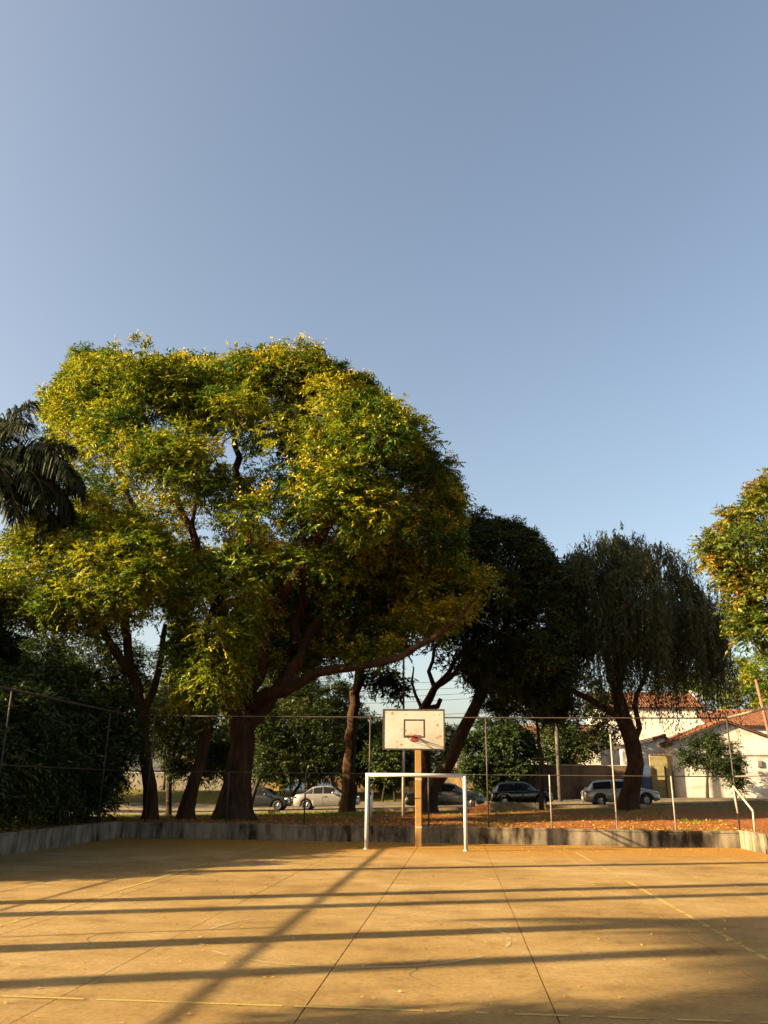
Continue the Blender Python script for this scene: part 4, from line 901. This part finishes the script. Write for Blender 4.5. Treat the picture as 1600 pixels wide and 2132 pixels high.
# pepper tree with hanging strands
def pepper():
    r = np.random.default_rng(40)
    trunks = [based(limb((1311, 1680, 43.5, .42), (1316, 1640, 43.5, .40), (1325, 1590, 43.4, .37), (1318, 1550, 43.3, .36), (1300, 1500, 43, .34), (1285, 1440, 43, .28), (1290, 1340, 43, .2), (1300, 1230, 43, .12))),
              limb((1300, 1500, 43, .2), (1250, 1470, 42.6, .17), (1195, 1440, 42.4, .14), (1174, 1420, 42.4, .12), (1178, 1370, 42.4, .1), (1178, 1280, 42.4, .07), (1190, 1200, 42.4, .04)),
              limb((1318, 1550, 43.3, .2), (1332, 1515, 43, .14), (1322, 1470, 42.8, .12), (1350, 1380, 43, .1), (1400, 1260, 43, .07), (1425, 1200, 43, .03)),
              limb((1285, 1440, 43, .2), (1330, 1300, 43.5, .12), (1345, 1210, 43.5, .07)), limb((1285, 1440, 43, .2), (1245, 1300, 43.5, .12), (1230, 1210, 43.5, .06))]
    poly = [(1175, 1215), (1190, 1165), (1225, 1140), (1270, 1125), (1310, 1132), (1345, 1150), (1395, 1160), (1425, 1150), (1440, 1200), (1465, 1240), (1490, 1290), (1490, 1330), (1420, 1345), (1330, 1330), (1240, 1330), (1185, 1300)]
    cp = sample_outline(r, poly, 190, 43.5, 4.6, [(1395, 1195, 40, 35, .3), (1420, 1260, 40, 30, .4), (1320, 1200, 25, 40, .4)], .7)
    root = trunks[0][0][0]; e = empty('pepper_tree', tuple(root), 'dark weeping pepper tree with hanging strands of foliage', 'tree')
    N, par, fr = grow(trunks, np.concatenate([cp[:, :3], cp[:, :3]+r.normal(size=(len(cp), 3))*.4]), .3)
    skeleton_mesh(r, N-root, par, fr, .012).build('trunk', 'bark', e, True)
    S = 26; c = np.repeat(cp[:, :3], S, 0)+r.normal(size=(len(cp)*S, 3))*np.array([.28, .28, .30]); T = len(c)
    ln = (1.0+4.2*r.random(T)**1.4)*np.repeat(np.clip(0.75+r.normal(size=len(cp))*.45, .2, 1.7), S)
    per = 22; t = np.tile(np.linspace(0, 1, per), T)*np.repeat(ln, per)
    sw = np.repeat(r.normal(size=(T, 2))*.14, per, 0)
    o = np.repeat(c, per, 0); o[:, 2] -= t; o[:, :2] += sw*np.sqrt(t)[:, None]; K = len(o)
    keep = o[:, 2] > 4.3+0.7*np.sin(o[:, 0]*2.1)+0.4*np.sin(o[:, 0]*5.3)
    a = r.normal(size=(K, 3))*.5; a[:, 2] = -0.9
    V = leaf_quads(o, a, r.normal(size=(K, 3)), .22*(.7+.6*r.random(K)), .055*(.7+.6*r.random(K)))
    tint = np.clip(.4+np.repeat(r.normal(size=T)*.2, per)+r.normal(size=K)*.12, 0, 1)
    V = V.reshape(-1, 4, 3)[keep].reshape(-1, 3)
    quads_mesh('crown', V-root, 'leaf_pepper', e, tint[keep])
pepper()
# park and background trees
def simple_tree(label, seed, px, Y, pc, ptop, half, leaf, tr=.11, n=60, name='park_tree', group=None, tw=30, L=.28, W=.12, tint=.4, base_px=None):
    """crown centred at px between rows ptop and pc, half width in pixels"""
    r = np.random.default_rng(seed); hpx = (pc-ptop)
    th = np.linspace(0, 2*PI, 13)[:-1]; rr = 1+r.normal(size=12)*.12
    poly = [(px+half*math.cos(t)*q, (ptop+pc)/2+hpx/2*math.sin(t)*q) for t, q in zip(th, rr)]
    cp = sample_outline(r, poly, n, Y, half*Y/1900.0, (), .6)
    bpx = base_px if base_px is not None else px+r.normal()*6
    b = limb((bpx, 1655, Y, tr), (bpx*.6+px*.4+r.normal()*3, (1655+pc)/2, Y, tr*.85), (px, pc-hpx*.25, Y, tr*.6))
    return tree(name, label, 'tree', seed+500, [based(b)], cp, leaf, 'bark_grey', twigs=tw, per=8, L=L, W=W, rmin=.4, rmax=1.2, tint=tint, tv=.35, group=group, sub=1)
BG = [(545, 61, 1622, 1470, 62, 'leaf_dark', .10, 535, 'dark park tree beyond the dark green saloon'),
      (625, 62, 1615, 1440, 70, 'leaf_dark', .12, 610, 'dark park tree beyond the rear of the silver saloon'),
      (700, 61.5, 1612, 1455, 62, 'leaf_dark', .10, 690, 'dark park tree beyond the nose of the silver saloon'),
      (772, 64, 1625, 1500, 52, 'leaf_bright', .09, 765, 'bright green young tree behind the left goal post'),
      (815, 66, 1632, 1555, 40, 'leaf_bright', .07, 812, 'smaller yellow green tree behind the goal crossbar'),
      (345, 66, 1600, 1400, 55, 'leaf_dark', .10, 340, 'dark park tree in front of the white wall near the slim trunk'),
      (375, 76, 1560, 1410, 50, 'leaf_bright', .09, 371, 'sunlit park tree behind the left white wall'),
      (450, 63, 1600, 1430, 55, 'leaf_dark', .12, 470, 'dark park tree seen between the leaning and huge trunks'),
      (215, 60, 1620, 1380, 85, 'leaf_dark', .16, 225, 'large dark park tree left of the slim trunk'),
      (70, 58, 1600, 1330, 110, 'leaf_dark', .16, 60, 'large dark park tree at the far left edge'),
      (880, 80, 1610, 1500, 70, 'leaf_dark', .12, 880, 'dark tree beyond the ochre hoop post'),
      (1190, 66, 1590, 1410, 75, 'leaf_dark', .12, 1185, 'dark tree behind the dark utility pole'),
      (1530, 92, 1500, 1370, 70, 'leaf_bright', .14, 1530, 'green tree rising behind the tiled roofs'),
      (1620, 88, 1500, 1330, 70, 'leaf_yellow', .14, 1625, 'yellow green tree at the right edge behind the roofs'),
      (1420, 96, 1490, 1400, 60, 'leaf_bright', .14, 1420, 'green tree showing above the big white house')]
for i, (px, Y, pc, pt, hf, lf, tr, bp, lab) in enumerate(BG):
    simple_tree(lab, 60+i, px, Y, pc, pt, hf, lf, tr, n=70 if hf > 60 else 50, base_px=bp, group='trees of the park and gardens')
for i, (px, Y, lean, lab) in enumerate(((582, 60.5, 8, 'thin bare trunk just right of the dark green saloon'), (655, 64, -6, 'thin forked trunk behind the silver saloon roof'), (742, 63, 5, 'thin trunk just left of the goal post'),
                             (797, 60, 4, 'thin trunk seen inside the goal left half'), (822, 61, -5, 'thin trunk seen inside the goal near the lamp pole'))):
    simple_tree(lab, 90+i, px+lean, Y, 1625, 1545, 30, 'leaf_dark', .075, n=22, base_px=px, group='trees of the park and gardens', tw=22)

def under(label, seed, poly, Y, D, n, tr, leaf='leaf_dark', **k):
    r = np.random.default_rng(seed); cp = sample_outline(r, poly, n, Y, D, (), gap=.5, relief=90, ragged=.22)
    tree('understory_tree', label, 'tree', seed+300, [based(limb(*t)) if i == 0 else limb(*t) for i, t in enumerate(tr)], cp, leaf, 'bark_grey', group='trees of the park and gardens', sub=1, **dict(dict(twigs=34, per=10, L=.2, W=.065, rmin=.25, rmax=.75, tint=.45, tv=.45), **k))
under('loose dark tree over the left fence below the yellow slim tree', 401, [(-30, 1300), (60, 1270), (180, 1290), (275, 1340), (290, 1410), (230, 1480), (130, 1500), (40, 1530), (-40, 1480)], 37.0, 2.6, 95,
      [((175, 1690, 37, .16), (170, 1580, 37, .13), (150, 1450, 37, .09), (120, 1360, 37, .05)), ((170, 1580, 37, .1), (215, 1480, 37, .07), (240, 1400, 37, .04)), ((165, 1560, 37, .1), (90, 1450, 37, .06), (40, 1390, 37, .04))])
under('shaded tree filling the space between the leaning and huge trunks', 402, [(296, 1340), (375, 1320), (470, 1400), (490, 1480), (478, 1580), (420, 1610), (350, 1600), (318, 1530)], 41.0, 2.2, 60,
      [((352, 1690, 41, .12), (356, 1600, 41, .1), (380, 1500, 41, .06)), ((356, 1600, 41, .08), (420, 1520, 41, .05))], tint=.5)
under('broad dark tree spreading behind the huge trunk on the right', 403, [(515, 1450), (580, 1420), (660, 1430), (720, 1440), (712, 1530), (700, 1600), (620, 1605), (540, 1600), (512, 1540)], 47.5, 3.0, 105,
      [((520, 1690, 47.3, .11), (540, 1620, 47.4, .1), (590, 1560, 47.5, .09), (620, 1490, 47.5, .06)), ((540, 1620, 47.4, .08), (640, 1590, 47.5, .07), (690, 1540, 47.5, .04))])
under('dark hanging tree between the leaning trunk and the utility pole', 404, [(1010, 1420), (1080, 1440), (1150, 1440), (1180, 1470), (1150, 1500), (1085, 1490), (1030, 1470)], 44.5, 1.5, 34,
      [((1128, 1685, 44.5, .11), (1126, 1600, 44.5, .1), (1118, 1500, 44.5, .07), (1095, 1460, 44.5, .04))])

# ------------------------------------------------------------------ shrubs along the left fence
def shrub(label, seed, x, y, h, wd, leaf='leaf_dark', n=46):
    r = np.random.default_rng(seed); z0 = zt(x, y); e = empty('fence_shrub', (x, y, z0), label, 'shrub', 'shrubs along the left fence')
    cp = unit(r.normal(size=(n, 3)))*(r.random(n)**.45)[:, None]; cp = cp*np.array([wd, wd, h*.5])+np.array([0, 0, h*.52]); cp[:, 2] = np.clip(cp[:, 2], .15, None)
    tr = [[(np.array([0, 0, -.1]), .07), (np.array([r.normal()*.1, r.normal()*.1, h*.3]), .05), (np.array([r.normal()*.2, r.normal()*.2, h*.6]), .03)]]
    for k in range(4): tr.append([(np.array([0, 0, -.1]), .04), (np.array([math.cos(k*1.6)*wd*.3, math.sin(k*1.6)*wd*.3, h*.35]), .035), (np.array([math.cos(k*1.6)*wd*.5, math.sin(k*1.6)*wd*.5, h*.75]), .02)])
    N, par, fr = grow(tr, cp, .3); skeleton_mesh(r, N, par, fr, .008).build('stems', 'bark_grey', e, True)
    V, tt, b_, o_ = foliage(r, cp, np.full(n, .36*wd+.1), 40, 10, .22, .055, .9, .55, .5, .45, .45)
    quads_mesh('foliage', V, leaf, e, tt)
SH = [(-12.4, 14.7, 2.3, 1.0, 'round shrub between the palms along the left fence'), (-12.4, 16.4, 2.7, 1.1, 'low dark shrub nearest the camera along the left fence'), (-12.5, 18.3, 3.1, 1.2, 'second shrub along the left fence, waist high'), (-12.5, 20.0, 3.2, 1.2, 'third shrub along the left fence below the rail'),
      (-12.6, 21.8, 4.0, 1.2, 'fourth shrub along the left fence beside the palm'), (-12.8, 23.6, 4.3, 1.2, 'tall dark shrub under the palm fronds'), (-12.6, 25.6, 4.7, 1.2, 'tallest dark shrub near the far left court corner'),
      (-12.2, 27.6, 4.2, 1.1, 'dark shrub just outside the far left court corner'), (-14.6, 26.0, 5.2, 1.3, 'dark shrub behind the tallest fence shrub'), (-14.0, 29.5, 4.4, 1.2, 'dark shrub deep in the left corner of the park')]
for i, (x, y, h, wd, lab) in enumerate(SH): shrub(lab, 120+i, x, y, h, wd, n=int(26+h*7))

# ------------------------------------------------------------------ palms
FRONDS = []
def frond_mesh(seed, L, arch, droop):
    r = np.random.default_rng(seed); n = 26; s = np.linspace(0, 1, n)
    an = arch-droop*s**1.3; seg = L/n
    pts = np.zeros((n, 3))
    for i in range(1, n): pts[i] = pts[i-1]+seg*np.array([math.cos(an[i]), 0, math.sin(an[i])])
    m = MB().tube(pts, np.linspace(.045, .008, n), 5, False)
    me = bpy.data.meshes.new('rachis'); me.from_pydata(m.v, [], m.f); me.materials.append(MATS['palm_bark'])
    k = 74; u = np.repeat(np.linspace(.10, .99, k), 4); K = len(u)
    o = np.stack([np.interp(u, s, pts[:, j]) for j in range(3)], 1)
    tg = unit(np.stack([np.cos(np.interp(u, s, an)), np.zeros(K), np.sin(np.interp(u, s, an))], 1))
    sd = np.where(np.arange(K) % 2 == 0, 1.0, -1.0)
    a = np.stack([tg[:, 0]*.55, sd*(.75+r.normal(size=K)*.25), tg[:, 2]*.55-.15-.55*r.random(K)], 1); a[:, 2] += np.where(np.arange(K) % 4 < 2, .35, -.25)
    l = (.75*np.sin(PI*(.12+.80*u))+.12)*(.85+.3*r.random(K))
    V = np.empty((K, 2, 4, 3)); a = unit(a); nrm = unit(np.array([0, 0, 1.0])+r.normal(size=(K, 3))*.4)
    sv = unit(np.cross(a, nrm)); w_ = .022; mid = o+a*(l*.5)[:, None]; tip = o+a*(l*.92)[:, None]+np.array([0, 0, -1.0])*(l*.38)[:, None]
    V[:, 0, 0] = o-sv*w_*.6; V[:, 0, 1] = o+sv*w_*.6; V[:, 0, 2] = mid+sv*w_; V[:, 0, 3] = mid-sv*w_
    V[:, 1, 0] = mid-sv*w_; V[:, 1, 1] = mid+sv*w_; V[:, 1, 2] = tip+sv*.004; V[:, 1, 3] = tip-sv*.004
    return me, V.reshape(-1, 3), np.repeat(r.random(K)*.8, 2)
for i, (L, ar, dr) in enumerate(((3.3, 1.15, 1.5), (3.6, .85, 1.9), (3.5, .55, 2.0), (3.3, .2, 1.75), (3.0, 1.4, 1.0))):
    me, V, tt = frond_mesh(200+i, L, ar, dr); o = quads_mesh('frond_leaflets', V, 'leaf_palm', None, tt); FRONDS.append((me, o.data)); bpy.data.objects.remove(o)
def palm(label, x, y, h, seed, n=22, rtr=.21, first=()):
    r = random.Random(seed); z0 = zt(x, y) if not (XL < x < XR and y < YB) else 0
    e = empty('palm_tree', (x, y, z0), label, 'palm tree', 'palms along the left fence'); m = MB(); pts, rad = [], []
    K = int(h/.16)
    for i in range(K+1): pts.append((.1*math.sin(i*.05), .06*math.sin(i*.04+1), h*i/K)); rad.append(rtr*(1.15-.25*i/K)*(1.05 if i % 2 else .96))
    m.tube(pts, rad, 10).build('trunk', 'palm_bark', e, True); top = pts[-1]
    MB().tube([(top[0], top[1], h-.1), (top[0], top[1], h+.35), (top[0], top[1], h+.8)], [rtr*.95, rtr*1.15, rtr*.5], 10).build('crown_shaft', 'leaf_palm', e, True)
    spec = list(first)+[(k*2.39996+r.uniform(-.2, .2), r.choice((0, 1, 1, 2, 2, 3, 4)), r.uniform(.9, 1.1)) for k in range(n)]
    for az, v, sc in spec:
        f = bpy.data.objects.new('frond', FRONDS[v][1]); C.objects.link(f); f.parent = e; f.location = (top[0], top[1], h+.45); f.rotation_euler = (r.uniform(-.25, .25), 0, az); f.scale = (sc,)*3
        q = bpy.data.objects.new('rachis', FRONDS[v][0]); C.objects.link(q); q.parent = f
    return e
pc = at(-45, 1010, 27.3)
palm('tall palm whose dark fronds hang in at the left edge', pc[0], 27.3, pc[2]-zt(pc[0], 27.3)-.4, 1, 9, .17, [(.1, 1, 1.35), (-.35, 2, 1.35), (.3, 2, 1.3), (-.1, 3, 1.3), (.5, 1, 1.35), (-.6, 3, 1.3), (0, 2, 1.4), (-.2, 1, 1.4), (.2, 0, 1.3), (-.5, 0, 1.25), (-.9, 2, 1.3), (-.05, 4, 1.35)])
palm('palm outside the left fence nearest the camera', -13.6, 5.75, 10.9, 2)
palm('second palm outside the left fence', -13.6, 9.75, 11.6, 3)
palm('palm of the back row behind the nearest palm', -20.0, 6.0, 13.2, 5)
palm('palm of the back row beside the camera', -20.5, 1.3, 9.2, 6, 10)
palm('third palm outside the left fence', -13.4, 14.2, 12.0, 4)
# trees added at the left, mostly out of view, to shade court and trunks
def blob_tree(label, seed, x, y, zc, rad, leaf, n=90, tr=.22, name='park_tree', twigs=46, L=.26, W=.1):
    r = np.random.default_rng(seed); z0 = zt(x, y)
    cp = unit(r.normal(size=(n, 3)))*(r.random(n)**.45)[:, None]*np.array(rad)+np.array([x, y, zc]); cp = np.column_stack([cp, np.full(n, .5)])
    p = lambda dx, dy, z: np.array([x+dx, y+dy, z])
    return tree(name, label, 'tree', seed+1, [[(p(0, 0, z0-.1), tr*1.3), (p(.1, 0, z0+(zc-z0)*.35), tr), (p(0, .1, zc-rad[2]*.3), tr*.6)]], cp, leaf, twigs=twigs, per=9, L=L, W=W, rmin=.5, rmax=.95, group='shade trees added beyond the left fence')
blob_tree('leafy tree outside the left fence beside the camera', 77, -12.8, -0.7, 6.5, (2.7, 2.7, 2.1), 'leaf_main', 120, name='garden_tree')
blob_tree('tall dense tree left of the palm beyond the left fence', 79, -17.2, 22.6, 4.9, (2.5, 2.2, 3.3), 'leaf_dark', 130)
blob_tree('dense tree left of the tallest fence shrub', 81, -18.2, 26.8, 5.0, (2.6, 2.4, 3.4), 'leaf_dark', 120)
blob_tree('dense tree at the left edge behind the fence shrubs', 83, -20.0, 31.0, 4.6, (2.6, 2.6, 3.4), 'leaf_dark', 110)
blob_tree('low dense tree deep in the park at the left edge', 85, -19.0, 35.5, 4.4, (2.6, 2.4, 3.2), 'leaf_dark', 100)

# ------------------------------------------------------------------ fallen leaves
r_ = np.random.default_rng(91)
K = 2600; x = r_.uniform(XL+.2, XR-.2, K); y = np.where(r_.random(K) < .55, YB-.1-np.abs(r_.normal(size=K))*1.6, r_.uniform(5.5, YB, K)); y = np.clip(y, 5, YB-.1)
a = np.stack([np.cos(x*91), np.sin(x*91), np.zeros(K)], 1); V = leaf_quads(np.stack([x, y, np.full(K, .012)], 1), a, np.array([0, 0, 1.0])+r_.normal(size=(K, 3))*.25, .028+.03*r_.random(K), .018+.015*r_.random(K))
V[:, 2] = np.maximum(V[:, 2], .004)
tag(quads_mesh('fallen_leaves', V, 'leaf_dry', None, r_.random(K)), 'dry yellow leaves scattered over the court', 'leaf litter', None, 'stuff')

# ------------------------------------------------------------------ weeds and litter behind the walls
def tufts(name, label, seed, n, xr, yr, mat, h, dens):
    r = np.random.default_rng(seed); cx = r.uniform(*xr, n); cy = r.uniform(*yr, n)
    ok = np.sin(cx*.9+1.2*np.sin(cy*.7))+np.sin(cy*1.3+cx*.4)+r.normal(size=n)*.6 > dens; cx, cy = cx[ok], cy[ok]; B = 9
    x = np.repeat(cx, B)+r.normal(size=len(cx)*B)*.07; y = np.repeat(cy, B)+r.normal(size=len(cx)*B)*.07; K = len(x)
    o = np.stack([x, y, gz(x, y)-.02], 1); a = r.normal(size=(K, 3))*.45; a[:, 2] = 1
    V = leaf_quads(o, a, r.normal(size=(K, 3)), h*(.4+r.random(K)), np.full(K, .022))
    tag(quads_mesh(name, V, mat, None, r.random(K)), label, 'grass', None, 'stuff')
tufts('grass', 'short dry grass and weeds on the earth behind the far wall', 301, 2600, (-10.5, 9.5), (27.75, 46), 'leaf_yellow', .10, 1.25)
tufts('grass', 'lawn grass at the left of the park beyond the trunks', 302, 3000, (-26, -4), (38, 47), 'leaf_bright', .14, -.6)
r_ = np.random.default_rng(95); K = 3500; x = r_.uniform(-10.5, 9.5, K); y = 27.6+np.abs(r_.normal(size=K))*6; a = np.stack([np.cos(x*91), np.sin(x*91), np.zeros(K)], 1)
V = leaf_quads(np.stack([x, y, gz(x, y)+.03], 1), a, np.array([0, 0, 1.0])+r_.normal(size=(K, 3))*.4, .05+.06*r_.random(K), .03+.03*r_.random(K))
tag(quads_mesh('leaf_litter', V, 'leaf_dry', None, r_.random(K)), 'fallen leaves on the red earth behind the far wall', 'leaf litter', None, 'stuff')
